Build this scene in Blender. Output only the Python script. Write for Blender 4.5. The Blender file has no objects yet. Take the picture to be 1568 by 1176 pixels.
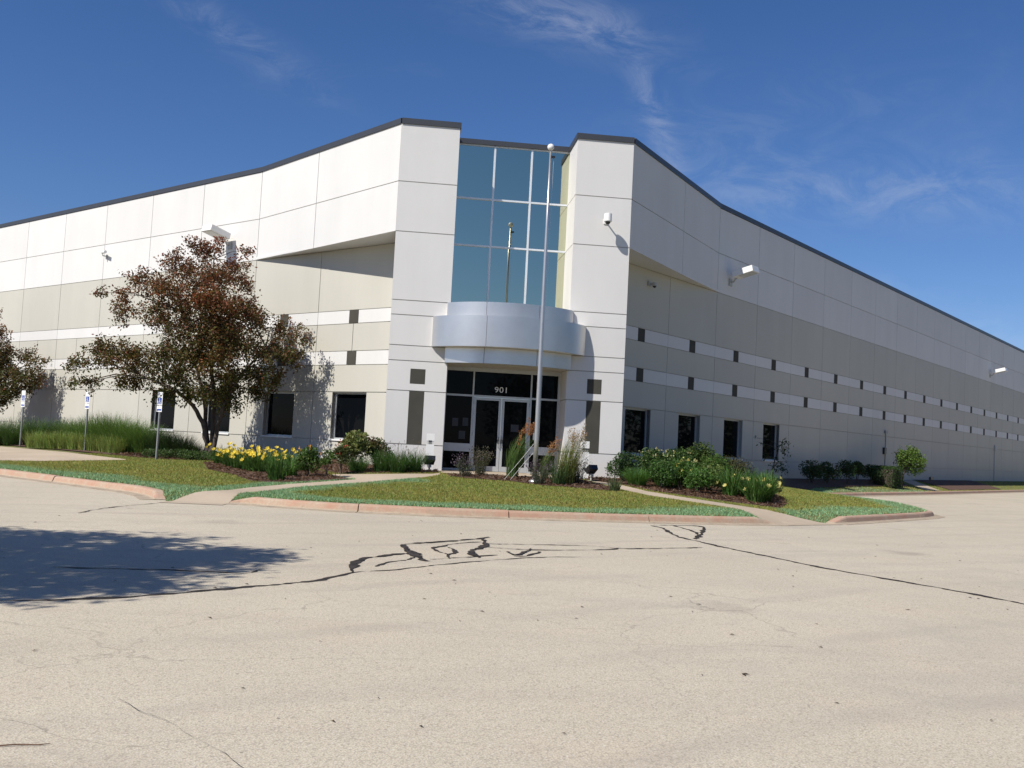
import bpy, bmesh, math, random
import numpy as np
from mathutils import Vector, Matrix
from mathutils.geometry import tessellate_polygon

# ---------------------------------------------------------------- camera, sky, sun, exposure
scene = bpy.context.scene
COL = scene.collection
R = math.radians
S2 = math.sqrt(0.5)

PITCH, ROLL, YAW, FPX = 0.0609, 0.0508, 0.1094, 1506.4
cam_d = bpy.data.cameras.new('camera')
cam = bpy.data.objects.new('camera', cam_d)
COL.objects.link(cam)
cam_d.sensor_width = 36.0
cam_d.lens = FPX / 1568.0 * 36.0
cam_d.clip_start, cam_d.clip_end = 0.1, 3000.0
_f = Vector((math.sin(YAW) * math.cos(PITCH), math.cos(YAW) * math.cos(PITCH), math.sin(PITCH)))
_r = Vector((math.cos(YAW), -math.sin(YAW), 0.0))
_u = _r.cross(_f)
_R = _r * math.cos(ROLL) + _u * math.sin(ROLL)
_U = _u * math.cos(ROLL) - _r * math.sin(ROLL)
_m = Matrix(((_R.x, _U.x, -_f.x), (_R.y, _U.y, -_f.y), (_R.z, _U.z, -_f.z)))
cam.matrix_world = Matrix.Translation((-3.1377, -30.0392, 0.9391)) @ _m.to_4x4()
scene.camera = cam

SUN = Vector((-1.36, -1.0, 1.75)).normalized()      # direction towards the sun
SUN_EL = math.asin(SUN.z)
SUN_ROT = math.atan2(SUN.x, SUN.y)                   # clockwise from +Y
SUN_STRENGTH, SKY_STRENGTH, EXPOSURE = 5.0, 0.071, 0.22

world = bpy.data.worlds.new('World')
scene.world = world
world.use_nodes = True
wn, wl = world.node_tree.nodes, world.node_tree.links
wn.clear()
w_out = wn.new('ShaderNodeOutputWorld')
w_bg = wn.new('ShaderNodeBackground')
w_bg.inputs['Strength'].default_value = SKY_STRENGTH
w_sky = wn.new('ShaderNodeTexSky')
w_sky.sky_type = 'NISHITA'
w_sky.sun_disc = False
w_sky.sun_elevation = SUN_EL
w_sky.sun_rotation = SUN_ROT
w_sky.altitude = 200
w_sky.air_density = 1.0
w_sky.dust_density = 0.3
w_sky.ozone_density = 5.0
# thin cirrus all over the dome
w_tc = wn.new('ShaderNodeTexCoord')
def wmath(op, a, b=None, clamp=False):
    n = wn.new('ShaderNodeMath'); n.operation = op; n.use_clamp = clamp
    for i, v in enumerate((a, b)):
        if v is None: continue
        if isinstance(v, (int, float)): n.inputs[i].default_value = v
        else: wl.new(v, n.inputs[i])
    return n.outputs[0]
def wnoise(scale, rough, dist, mscale, rot=(0, 0, 0), loc=(0, 0, 0)):
    mp = wn.new('ShaderNodeMapping')
    mp.inputs['Scale'].default_value = mscale
    mp.inputs['Rotation'].default_value = rot
    mp.inputs['Location'].default_value = loc
    wl.new(w_tc.outputs['Generated'], mp.inputs['Vector'])
    n = wn.new('ShaderNodeTexNoise')
    n.inputs['Scale'].default_value = scale
    n.inputs['Detail'].default_value = 9
    n.inputs['Roughness'].default_value = rough
    n.inputs['Distortion'].default_value = dist
    wl.new(mp.outputs[0], n.inputs['Vector'])
    return n.outputs['Fac']
def wramp(src, lo, hi):
    n = wn.new('ShaderNodeMapRange'); n.clamp = True; n.interpolation_type = 'SMOOTHSTEP'
    n.inputs['From Min'].default_value = lo; n.inputs['From Max'].default_value = hi
    wl.new(src, n.inputs['Value'])
    return n.outputs['Result']
def wblob(d, ax, la, lb):
    """soft elongated patch of sky round direction d, long along ax"""
    d = Vector(d).normalized(); ax = (Vector(ax) - d * Vector(ax).dot(d)).normalized(); bx = d.cross(ax)
    outs = []
    for v, l in ((ax, la), (bx, lb)):
        n = wn.new('ShaderNodeVectorMath'); n.operation = 'DOT_PRODUCT'
        wl.new(w_tc.outputs['Generated'], n.inputs[0]); n.inputs[1].default_value = v / l
        outs.append(wmath('MULTIPLY', n.outputs['Value'], n.outputs['Value']))
    n = wn.new('ShaderNodeVectorMath'); n.operation = 'DOT_PRODUCT'
    wl.new(w_tc.outputs['Generated'], n.inputs[0]); n.inputs[1].default_value = d
    front = wmath('GREATER_THAN', n.outputs['Value'], 0.0)
    e = wmath('POWER', 2.718, wmath('MULTIPLY', wmath('ADD', outs[0], outs[1]), -1.0))
    return wmath('MULTIPLY', e, front)
streak = wnoise(2.2, 0.62, 0.9, (1.0, 2.6, 5.0), (0.2, 0.1, 0.5))
fine = wnoise(9.0, 0.7, 1.2, (1.0, 2.0, 2.6), (0.0, 0.35, 0.4), (3.1, 0.4, 1.7))
general = wmath('MULTIPLY', wramp(streak, 0.54, 0.84), 0.20)
blobs = None
for (d, ax, la, lb, k) in (
        ((0.128, 0.905, 0.405), (0.97, -0.1, -0.22), 0.085, 0.022, 1.0),
        ((0.225, 0.905, 0.318), (0.45, 0.1, -0.9), 0.075, 0.012, 0.75),
        ((0.44, 0.865, 0.252), (0.99, 0.0, 0.08), 0.19, 0.026, 0.62),
        ((-0.175, 0.915, 0.365), (0.85, 0.1, -0.45), 0.085, 0.016, 0.6),
        ((0.50, 0.845, 0.13), (0.95, 0.0, -0.3), 0.12, 0.02, 0.45),
        ((0.32, 0.93, 0.31), (1.0, 0.0, 0.3), 0.20, 0.05, 0.22)):
    b = wmath('MULTIPLY', wblob(d, ax, la, lb), k)
    blobs = b if blobs is None else wmath('ADD', blobs, b)
cloud = wmath('ADD', wmath('MULTIPLY', blobs, wramp(fine, 0.36, 0.72)), wmath('MULTIPLY', general, wramp(fine, 0.3, 0.75)), True)
cloud = wmath('MULTIPLY', cloud, 0.33)
w_mix = wn.new('ShaderNodeMix'); w_mix.data_type = 'RGBA'
wl.new(cloud, w_mix.inputs['Factor'])
w_hs = wn.new('ShaderNodeHueSaturation')
w_hs.inputs['Saturation'].default_value = 1.16
wl.new(w_sky.outputs[0], w_hs.inputs['Color'])
w_tint = wn.new('ShaderNodeMix'); w_tint.data_type = 'RGBA'; w_tint.blend_type = 'MULTIPLY'
w_tint.inputs['Factor'].default_value = 1.0
w_tint.inputs[7].default_value = (1.07, 1.03, 1.20, 1)
wl.new(w_hs.outputs[0], w_tint.inputs[6])
wl.new(w_tint.outputs[2], w_mix.inputs[6])
w_mix.inputs[7].default_value = (7.6, 8.0, 9.2, 1)
wl.new(w_mix.outputs[2], w_bg.inputs['Color'])
wl.new(w_bg.outputs[0], w_out.inputs[0])

sun_d = bpy.data.lights.new('sun', 'SUN')
sun_d.energy = SUN_STRENGTH
sun_d.angle = R(0.53)
sun_d.color = (1.0, 0.955, 0.88)
sun = bpy.data.objects.new('sun', sun_d)
COL.objects.link(sun)
sun.rotation_euler = (-SUN).to_track_quat('-Z', 'Y').to_euler()
sun.location = (-20, -20, 40)

scene.view_settings.view_transform = 'Standard'
scene.view_settings.look = 'None'
scene.view_settings.exposure = EXPOSURE
scene.view_settings.gamma = 1.0
scene.view_settings.use_curve_mapping = False

# ---------------------------------------------------------------- helpers
rnd = random.Random(7)
rng = np.random.default_rng(11)

def tag(o, label=None, cat=None, group=None, kind=None):
    if label: o['label'] = label
    if cat: o['category'] = cat
    if group: o['group'] = group
    if kind: o['kind'] = kind
    return o

def empty(name, loc, label, cat, group=None, rz=0.0):
    o = bpy.data.objects.new(name, None)
    o.empty_display_size = 0.2
    o.location = loc
    o.rotation_euler = (0, 0, rz)
    COL.objects.link(o)
    return tag(o, label, cat, group)

class MB:
    """collects simple solids, then links them as one mesh object"""
    def __init__(s): s.v, s.f = [], []
    def add(s, vs, fs):
        n = len(s.v); s.v += [tuple(v) for v in vs]; s.f += [tuple(i + n for i in f) for f in fs]; return s
    def hexa(s, p):
        """8 points: bottom ring 0-3 (ccw from above), top ring 4-7"""
        return s.add(p, [(3, 2, 1, 0), (4, 5, 6, 7), (0, 1, 5, 4), (1, 2, 6, 5), (2, 3, 7, 6), (3, 0, 4, 7)])
    def box(s, x0, x1, y0, y1, z0, z1):
        return s.hexa([(x0, y0, z0), (x1, y0, z0), (x1, y1, z0), (x0, y1, z0), (x0, y0, z1), (x1, y0, z1), (x1, y1, z1), (x0, y1, z1)])
    def prism(s, pts, z0, z1):
        n = len(pts)
        fs = [tuple(range(n - 1, -1, -1)), tuple(range(n, 2 * n))]
        fs += [(i, (i + 1) % n, n + (i + 1) % n, n + i) for i in range(n)]
        return s.add([(x, y, z0) for x, y in pts] + [(x, y, z1) for x, y in pts], fs)
    def tube(s, pts, rad, seg=8, cap=True):
        pts = [Vector(p) for p in pts]
        if not hasattr(rad, '__len__'): rad = [rad] * len(pts)
        n0 = len(s.v); a = None
        for i, p in enumerate(pts):
            d = (pts[min(i + 1, len(pts) - 1)] - pts[max(i - 1, 0)]).normalized()
            if a is None:
                a = d.orthogonal().normalized()
            else:
                a = (a - d * a.dot(d)).normalized()
            b = d.cross(a)
            for k in range(seg):
                t = 2 * math.pi * k / seg
                s.v.append(tuple(p + (a * math.cos(t) + b * math.sin(t)) * rad[i]))
        for i in range(len(pts) - 1):
            for k in range(seg):
                k2 = (k + 1) % seg
                s.f.append((n0 + i * seg + k, n0 + i * seg + k2, n0 + (i + 1) * seg + k2, n0 + (i + 1) * seg + k))
        if cap:
            s.f.append(tuple(n0 + k for k in reversed(range(seg))))
            s.f.append(tuple(n0 + (len(pts) - 1) * seg + k for k in range(seg)))
        return s
    def sphere(s, c, r, nu=12, nv=8, sz=1.0):
        n0 = len(s.v)
        for j in range(1, nv):
            th = math.pi * j / nv
            for i in range(nu):
                ph = 2 * math.pi * i / nu
                s.v.append((c[0] + r * math.sin(th) * math.cos(ph), c[1] + r * math.sin(th) * math.sin(ph), c[2] + r * sz * math.cos(th)))
        top = len(s.v); s.v.append((c[0], c[1], c[2] + r * sz)); s.v.append((c[0], c[1], c[2] - r * sz))
        for i in range(nu):
            s.f.append((top, n0 + i, n0 + (i + 1) % nu))
            s.f.append((top + 1, n0 + (nv - 2) * nu + (i + 1) % nu, n0 + (nv - 2) * nu + i))
            for j in range(nv - 2):
                s.f.append((n0 + j * nu + i, n0 + (j + 1) * nu + i, n0 + (j + 1) * nu + (i + 1) % nu, n0 + j * nu + (i + 1) % nu))
        return s
    def build(s, name, mat, parent=None, smooth=False, fix=False):
        me = bpy.data.meshes.new(name)
        me.from_pydata(s.v, [], s.f)
        if fix:
            bm = bmesh.new(); bm.from_mesh(me)
            bmesh.ops.recalc_face_normals(bm, faces=bm.faces); bm.to_mesh(me); bm.free()
        if mat: me.materials.append(mat)
        if smooth: me.polygons.foreach_set('use_smooth', [True] * len(me.polygons))
        me.update()
        o = bpy.data.objects.new(name, me)
        COL.objects.link(o)
        if parent: o.parent = parent
        return o

def array_mesh(name, V, F, mat, col=None, parent=None):
    """V (n,3), F (m,k) constant k; col (n,3) vertex colours"""
    V = np.asarray(V, np.float32); F = np.asarray(F, np.int32)
    me = bpy.data.meshes.new(name)
    me.vertices.add(len(V)); me.vertices.foreach_set('co', V.ravel())
    k = F.shape[1]
    me.loops.add(F.size); me.loops.foreach_set('vertex_index', F.ravel())
    me.polygons.add(len(F))
    me.polygons.foreach_set('loop_start', np.arange(0, F.size, k, dtype=np.int32))
    me.polygons.foreach_set('loop_total', np.full(len(F), k, np.int32))
    me.update(calc_edges=True)
    if col is not None:
        a = me.color_attributes.new('Col', 'FLOAT_COLOR', 'POINT')
        c = np.ones((len(V), 4), np.float32); c[:, :3] = col
        a.data.foreach_set('color', c.ravel())
    me.materials.append(mat)
    me.validate()
    o = bpy.data.objects.new(name, me)
    COL.objects.link(o)
    if parent: o.parent = parent
    return o

# ---------------------------------------------------------------- materials
class NT:
    def __init__(s, name):
        s.m = bpy.data.materials.new(name); s.m.use_nodes = True
        s.n, s.l = s.m.node_tree.nodes, s.m.node_tree.links
        s.n.clear()
        s.out = s.n.new('ShaderNodeOutputMaterial')
        s.b = s.n.new('ShaderNodeBsdfPrincipled')
        s.l.new(s.b.outputs[0], s.out.inputs[0])
        s.tc = s.n.new('ShaderNodeTexCoord')
    def set(s, **k):
        for a, v in k.items(): s.b.inputs[a.replace('_', ' ')].default_value = v
        return s
    def noise(s, scale, detail=6, rough=0.6, stretch=(1, 1, 1), dist=0.0, loc=(0, 0, 0)):
        mp = s.n.new('ShaderNodeMapping'); mp.inputs['Scale'].default_value = stretch
        mp.inputs['Location'].default_value = loc
        s.l.new(s.tc.outputs['Object'], mp.inputs[0])
        n = s.n.new('ShaderNodeTexNoise'); n.inputs['Scale'].default_value = scale
        n.inputs['Detail'].default_value = detail; n.inputs['Roughness'].default_value = rough
        n.inputs['Distortion'].default_value = dist
        s.l.new(mp.outputs[0], n.inputs[0])
        return n.outputs['Fac']
    def vor(s, scale, feat='F1'):
        n = s.n.new('ShaderNodeTexVoronoi'); n.inputs['Scale'].default_value = scale; n.feature = feat
        s.l.new(s.tc.outputs['Object'], n.inputs[0])
        return n
    def ramp(s, src, lo, hi, a=0.0, b=1.0):
        n = s.n.new('ShaderNodeMapRange'); n.clamp = True
        for q, v in (('From Min', lo), ('From Max', hi), ('To Min', a), ('To Max', b)): n.inputs[q].default_value = v
        s.l.new(src, n.inputs['Value'])
        return n.outputs['Result']
    def mix(s, fac, a, b, mode='MIX'):
        n = s.n.new('ShaderNodeMix'); n.data_type = 'RGBA'; n.blend_type = mode
        for i, v in ((0, fac), (6, a), (7, b)):
            if isinstance(v, (int, float)): n.inputs[i].default_value = v
            elif isinstance(v, tuple): n.inputs[i].default_value = (*v, 1)
            else: s.l.new(v, n.inputs[i])
        return n.outputs[2]
    def math(s, op, a, b):
        n = s.n.new('ShaderNodeMath'); n.operation = op
        for i, v in enumerate((a, b)):
            if isinstance(v, (int, float)): n.inputs[i].default_value = v
            else: s.l.new(v, n.inputs[i])
        return n.outputs[0]
    def color(s, c):
        if isinstance(c, tuple): s.b.inputs['Base Color'].default_value = (*c, 1)
        else: s.l.new(c, s.b.inputs['Base Color'])
        return s
    def bump(s, src, strength, dist=0.01):
        n = s.n.new('ShaderNodeBump'); n.inputs['Strength'].default_value = strength; n.inputs['Distance'].default_value = dist
        s.l.new(src, n.inputs['Height']); s.l.new(n.outputs[0], s.b.inputs['Normal'])
        return s

def scaled(c, k): return tuple(x * k for x in c)

def concrete_paint(name, c, var=0.06):
    t = NT(name).set(Roughness=0.75)
    big = t.noise(0.5, 5, 0.6)
    streak = t.noise(1.1, 5, 0.65, (1.0, 1.0, 0.12))
    f = t.math('ADD', t.math('MULTIPLY', big, 0.5), t.math('MULTIPLY', streak, 0.5))
    col = t.mix(t.ramp(f, 0.35, 0.68), scaled(c, 1 - var), scaled(c, 1 + var * 0.35))
    oi = t.n.new('ShaderNodeObjectInfo')
    col = t.mix(t.ramp(oi.outputs['Random'], 0, 1, 0.0, 0.11), col, (0.35, 0.34, 0.32))
    t.color(col)
    t.bump(t.noise(55, 4, 0.6), 0.10, 0.006)
    return t.m

def plain(name, c, rough=0.5, metal=0.0, var=0.08, scale=6.0, spec=None):
    t = NT(name).set(Roughness=rough, Metallic=metal)
    if spec is not None: t.b.inputs['Specular IOR Level'].default_value = spec
    n = t.noise(scale, 5, 0.6)
    t.color(t.mix(t.ramp(n, 0.3, 0.7), scaled(c, 1 - var), scaled(c, 1 + var)))
    return t.m

M = {}
M['white'] = concrete_paint('white_wall_paint', (0.665, 0.655, 0.63))
M['pier'] = concrete_paint('pier_paint', (0.665, 0.65, 0.625), 0.05)
M['beige'] = concrete_paint('beige_wall_paint', (0.50, 0.482, 0.415))
M['accent'] = plain('dark_olive_grey_paint', (0.066, 0.063, 0.052), 0.85, 0, 0.10, 2.0, 0.15)
M['joint'] = plain('joint_sealant', (0.40, 0.39, 0.36), 0.85)
M['coping'] = plain('dark_coping_metal', (0.055, 0.058, 0.065), 0.45, 0.2, 0.06, 1.5)
M['roof'] = plain('roof_membrane', (0.35, 0.35, 0.34), 0.9)
M['alu'] = plain('brushed_aluminium', (0.60, 0.62, 0.64), 0.38, 0.75, 0.05, 8)
M['mullion'] = plain('white_mullion', (0.72, 0.74, 0.76), 0.4, 0.25, 0.03, 8)
M['storefront'] = plain('storefront_aluminium', (0.50, 0.52, 0.53), 0.45, 0.45, 0.05, 8)
M['canopy'] = plain('silver_metal_panel', (0.68, 0.66, 0.63), 0.34, 0.88, 0.06, 1.2)
M['soffit'] = plain('canopy_soffit', (0.46, 0.44, 0.39), 0.6)
M['lamp_white'] = plain('white_enamel', (0.78, 0.77, 0.74), 0.4, 0, 0.03)
M['lamp_grey'] = plain('grey_enamel', (0.40, 0.40, 0.38), 0.5, 0, 0.05)
M['lens'] = plain('prismatic_lens', (0.55, 0.56, 0.54), 0.15, 0, 0.08, 30)
M['black'] = plain('black_enamel', (0.018, 0.018, 0.020), 0.35, 0, 0.2)
M['steel'] = plain('galvanised_steel', (0.30, 0.31, 0.31), 0.5, 0.6, 0.12, 20)
M['dark_frame'] = plain('dark_window_frame', (0.10, 0.10, 0.10), 0.45, 0.4)
M['sign_white'] = plain('sign_white', (0.78, 0.78, 0.78), 0.35, 0, 0.03)
M['sign_blue'] = plain('sign_blue', (0.035, 0.07, 0.30), 0.35, 0, 0.05)
M['rope'] = plain('white_rope', (0.70, 0.69, 0.64), 0.8)
M['paper'] = plain('paper_dimmed_as_behind_glass', (0.030, 0.033, 0.045), 0.6)  # dimness of tinted glass put into the paper colour; sheets lie in front
M['numeral'] = plain('white_vinyl', (0.72, 0.72, 0.70), 0.5, 0, 0.02)
M['pole'] = plain('satin_aluminium_pole', (0.56, 0.54, 0.52), 0.34, 0.8, 0.05, 4)
M['rust'] = plain('rusty_iron', (0.12, 0.06, 0.035), 0.8, 0, 0.3, 20)

t = NT('dark_tinted_glass').set(Roughness=0.02, IOR=1.22)
t.color((0.0035, 0.0045, 0.006)); t.b.inputs['Specular IOR Level'].default_value = 0.3
t.bump(t.noise(0.9, 2), 0.02, 0.02); M['glass'] = t.m
t = NT('blue_reflective_glass').set(Roughness=0.02, Metallic=1.0)
t.color((0.57, 0.58, 0.43))
t.bump(t.noise(0.7, 2), 0.02, 0.02); M['curtain_glass'] = t.m

# pavement: worn pale asphalt with exposed stone
t = NT('worn_pale_asphalt').set(Roughness=0.92)
t.b.inputs['Specular IOR Level'].default_value = 0.25
big = t.noise(0.16, 5, 0.6, dist=0.4)
mid = t.noise(0.9, 6, 0.62)
drag = t.noise(0.55, 7, 0.68, (0.30, 1.9, 1), 0.8, (4, 2, 0))
col = t.mix(t.ramp(big, 0.35, 0.68), (0.505, 0.445, 0.335), (0.585, 0.52, 0.395))
col = t.mix(t.ramp(drag, 0.50, 0.72, 0, 0.38), col, (0.385, 0.33, 0.265))
col = t.mix(t.ramp(mid, 0.55, 0.78, 0, 0.45), col, (0.58, 0.47, 0.335))
blot = t.noise(2.3, 7, 0.75, (0.7, 1.3, 1), 0.5, (1, 7, 0))
col = t.mix(t.ramp(blot, 0.56, 0.74, 0, 0.48), col, (0.33, 0.285, 0.235))
stone = t.vor(92)
col = t.mix(t.ramp(stone.outputs['Distance'], 0.25, 0.75, 0.0, 0.60), col, (0.30, 0.26, 0.215))
bw = t.n.new('ShaderNodeRGBToBW'); t.l.new(stone.outputs['Color'], bw.inputs[0])
col = t.mix(t.ramp(bw.outputs[0], 0.70, 0.95, 0, 0.45), col, (0.68, 0.62, 0.54))
col = t.mix(t.ramp(bw.outputs[0], 0.32, 0.08, 0, 0.60), col, (0.22, 0.185, 0.15))
oil = t.vor(0.23)
oilw = t.math('ADD', oil.outputs['Distance'], t.ramp(t.noise(3.2, 5, 0.7), 0, 1, -0.09, 0.09))
col = t.mix(t.ramp(oilw, 0.11, 0.03, 0, 0.45), col, (0.22, 0.185, 0.15))
spots = t.vor(2.3)
col = t.mix(t.ramp(spots.outputs['Distance'], 0.030, 0.018, 0, 0.7), col, (0.10, 0.085, 0.07))
wear = t.noise(0.33, 5, 0.6, (1, 1, 1), 1.2, (9, 3, 0))
col = t.mix(t.ramp(wear, 0.56, 0.74, 0, 0.40), col, (0.34, 0.30, 0.255))
# tyre-darkened lanes that curve through the yard
mpt = t.n.new('ShaderNodeMapping'); mpt.inputs['Rotation'].default_value = (0, 0, R(62)); mpt.inputs['Scale'].default_value = (0.16, 0.16, 1)
t.l.new(t.tc.outputs['Object'], mpt.inputs[0])
wv = t.n.new('ShaderNodeTexWave'); wv.inputs['Scale'].default_value = 1.15; wv.inputs['Distortion'].default_value = 3.2; wv.inputs['Detail'].default_value = 3; wv.inputs['Detail Scale'].default_value = 0.8
t.l.new(mpt.outputs[0], wv.inputs[0])
col = t.mix(t.math('MULTIPLY', t.ramp(wv.outputs['Fac'], 0.88, 0.99, 0, 0.26), t.ramp(mid, 0.35, 0.62)), col, (0.30, 0.265, 0.225))
hair = t.vor(0.42, 'DISTANCE_TO_EDGE')
mpv = t.n.new('ShaderNodeVectorMath'); mpv.operation = 'MULTIPLY_ADD'
cmb = t.n.new('ShaderNodeTexNoise'); cmb.inputs['Scale'].default_value = 0.9; cmb.inputs['Detail'].default_value = 6
t.l.new(t.tc.outputs['Object'], cmb.inputs[0])
t.l.new(cmb.outputs['Color'], mpv.inputs[0]); mpv.inputs[1].default_value = (1.6, 1.6, 0); t.l.new(t.tc.outputs['Object'], mpv.inputs[2])
t.l.new(mpv.outputs[0], hair.inputs[0])
col = t.mix(t.math('MULTIPLY', t.ramp(hair.outputs['Distance'], 0.0050, 0.0015), t.ramp(big, 0.46, 0.60, 0.0, 0.45)), col, (0.17, 0.145, 0.12))
t.color(col)
t.bump(stone.outputs['Distance'], 0.3, 0.004); M['asphalt'] = t.m

t = NT('crack_sealant').set(Roughness=0.85)
t.b.inputs['Specular IOR Level'].default_value = 0.15
t.color(t.mix(t.ramp(t.noise(7, 6, 0.7), 0.40, 0.72), (0.022, 0.019, 0.019), (0.075, 0.062, 0.054)))
M['tar'] = t.m

t = NT('kerb_concrete').set(Roughness=0.88)
n1 = t.noise(2.2, 6, 0.7); n2 = t.noise(22, 5, 0.7)
col = t.mix(t.ramp(n2, 0.3, 0.7), (0.33, 0.265, 0.19), (0.46, 0.375, 0.275))
geo = t.n.new('ShaderNodeSeparateXYZ'); t.l.new(t.tc.outputs['Object'], geo.inputs[0])
band = t.ramp(geo.outputs['Z'], -0.535, -0.505)
col = t.mix(t.math('MULTIPLY', t.ramp(n1, 0.38, 0.62, 0.16, 0.85), band), col, (0.40, 0.215, 0.145))
dirt = t.math('MULTIPLY', t.ramp(geo.outputs['Z'], -0.525, -0.542), t.ramp(t.noise(3.5, 6, 0.7, (1, 1, 1), 0, (5, 5, 0)), 0.42, 0.66, 0.05, 0.75))
col = t.mix(dirt, col, (0.20, 0.155, 0.11))
chip = t.ramp(t.noise(7, 5, 0.75, (1, 1, 1), 0, (2, 9, 0)), 0.64, 0.72, 0, 0.6)
col = t.mix(chip, col, (0.24, 0.20, 0.155))
t.color(col); t.bump(t.math('ADD', n2, t.math('MULTIPLY', chip, -1.5)), 0.4, 0.010); M['kerb'] = t.m

t = NT('path_concrete').set(Roughness=0.88)
n2 = t.noise(30, 5, 0.7)
col = t.mix(t.ramp(t.noise(0.7, 5), 0.3, 0.7), (0.37, 0.295, 0.21), (0.47, 0.38, 0.28))
t.color(t.mix(t.ramp(n2, 0.3, 0.7, 0, 0.3), col, (0.30, 0.25, 0.19))); t.bump(n2, 0.2, 0.004); M['path'] = t.m

t = NT('bark_mulch').set(Roughness=0.95)
n2 = t.noise(26, 6, 0.75)
t.color(t.mix(t.ramp(n2, 0.35, 0.68), (0.045, 0.024, 0.016), (0.16, 0.085, 0.055))); t.bump(n2, 0.9, 0.03); M['mulch'] = t.m
t = NT('lawn_soil').set(Roughness=0.95)
t.color(t.mix(t.ramp(t.noise(3, 6, 0.7), 0.35, 0.68), (0.10, 0.105, 0.03), (0.17, 0.16, 0.055))); t.bump(t.noise(40, 4), 0.8, 0.02); M['soil'] = t.m
t = NT('field_grass').set(Roughness=0.95)
t.color(t.mix(t.ramp(t.noise(0.2, 6, 0.7), 0.35, 0.68), (0.05, 0.07, 0.02), (0.10, 0.11, 0.035))); M['field'] = t.m

def foliage_mat(name, trans=0.3, rough=0.55):
    t = NT(name).set(Roughness=rough)
    a = t.n.new('ShaderNodeAttribute'); a.attribute_name = 'Col'
    t.color(a.outputs['Color'])
    t.b.inputs['Specular IOR Level'].default_value = 0.3
    tr = t.n.new('ShaderNodeBsdfTranslucent')
    c2 = t.mix(0.5, a.outputs['Color'], (1.0, 1.0, 0.45), 'MULTIPLY')
    t.l.new(c2, tr.inputs['Color'])
    ms = t.n.new('ShaderNodeMixShader'); ms.inputs[0].default_value = trans
    t.l.new(t.b.outputs[0], ms.inputs[1]); t.l.new(tr.outputs[0], ms.inputs[2]); t.l.new(ms.outputs[0], t.out.inputs[0])
    return t.m
M['leaf'] = foliage_mat('leaf', 0.36)
M['blade'] = foliage_mat('grass_blade', 0.3, 0.6)
t = NT('bark').set(Roughness=0.9)
nb = t.noise(9, 6, 0.7, (1, 1, 0.25))
t.color(t.mix(t.ramp(nb, 0.3, 0.7), (0.035, 0.026, 0.02), (0.11, 0.085, 0.065))); t.bump(nb, 0.7, 0.02); M['bark'] = t.m

# ---------------------------------------------------------------- ground shape
PZ = -0.55
def dist_b(x, y):
    return np.maximum(np.maximum(-(x + 8.835) * S2 - (y - 7.09) * S2, (x - 8.835) * S2 - (y - 7.09) * S2), -y)
def height(x, y):
    x = np.asarray(x, float); y = np.asarray(y, float)
    tau = ((x - 8.835) + (y - 7.09)) * S2
    k = np.where(x > 0, np.clip((tau + 2) / 4.5, 0, 1), 0)
    d0 = 1.5 - 1.2 * k; W = 7.5 - 5.2 * k
    z = -0.40 * np.clip((dist_b(x, y) - d0) / W, 0, 1)
    for (ax, ay, bx, by) in ((-7.75, -10.0, -6.65, -10.0), (5.45, -9.0, 7.05, -7.95)):
        L = (bx - ax) ** 2 + (by - ay) ** 2
        u = np.clip(((x - ax) * (bx - ax) + (y - ay) * (by - ay)) / L, 0, 1)
        k = np.clip(1 - np.hypot(x - ax - u * (bx - ax), y - ay - u * (by - ay)) / 1.45, 0, 1)
        z = z + (PZ - 0.012 - z) * np.minimum(1.0, 1.25 * k * k * (3 - 2 * k))
    return z
def hgt(x, y): return float(height(x, y))

def sheet(name, poly, dz, mat, cell=0.4, parent=None, kind='structure', flat=None):
    """a sheet that follows the ground: polygon outline cut into small cells"""
    tris = tessellate_polygon([[Vector((x, y, 0)) for x, y in poly]])
    bm = bmesh.new()
    vs = [bm.verts.new((x, y, 0)) for x, y in poly]
    for tr in tris:
        try: bm.faces.new([vs[i] for i in tr])
        except ValueError: pass
    xs = [p[0] for p in poly]; ys = [p[1] for p in poly]
    if cell:
        for ax, lo, hi in ((0, min(xs), max(xs)), (1, min(ys), max(ys))):
            c = math.ceil(lo / cell) * cell
            while c < hi:
                n = [0, 0, 0]; n[ax] = 1; co = [0, 0, 0]; co[ax] = c
                bmesh.ops.bisect_plane(bm, geom=bm.verts[:] + bm.edges[:] + bm.faces[:], plane_co=co, plane_no=n, dist=1e-5)
                c += cell
    for v in bm.verts:
        v.co.z = (flat if flat is not None else hgt(v.co.x, v.co.y)) + dz
    bmesh.ops.recalc_face_normals(bm, faces=bm.faces)
    up = sum(f.normal.z for f in bm.faces)
    if up < 0: bmesh.ops.reverse_faces(bm, faces=bm.faces)
    me = bpy.data.meshes.new(name); bm.to_mesh(me); bm.free()
    me.materials.append(mat)
    o = bpy.data.objects.new(name, me); COL.objects.link(o)
    if parent: o.parent = parent
    elif kind: o['kind'] = kind
    return o

def inside(poly, x, y):
    r = np.zeros(len(x), bool); n = len(poly)
    for i in range(n):
        x0, y0 = poly[i]; x1, y1 = poly[(i + 1) % n]
        c = ((y0 > y) != (y1 > y)) & (x < (x1 - x0) * (y - y0) / ((y1 - y0) if y1 != y0 else 1e-9) + x0)
        r ^= c
    return r
def seg_dist(line, x, y):
    d = np.full(len(x), 1e9)
    for (x0, y0), (x1, y1) in zip(line[:-1], line[1:]):
        L = (x1 - x0) ** 2 + (y1 - y0) ** 2
        t = np.clip(((x - x0) * (x1 - x0) + (y - y0) * (y1 - y0)) / max(L, 1e-9), 0, 1)
        d = np.minimum(d, np.hypot(x - x0 - t * (x1 - x0), y - y0 - t * (y1 - y0)))
    return d

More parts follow.
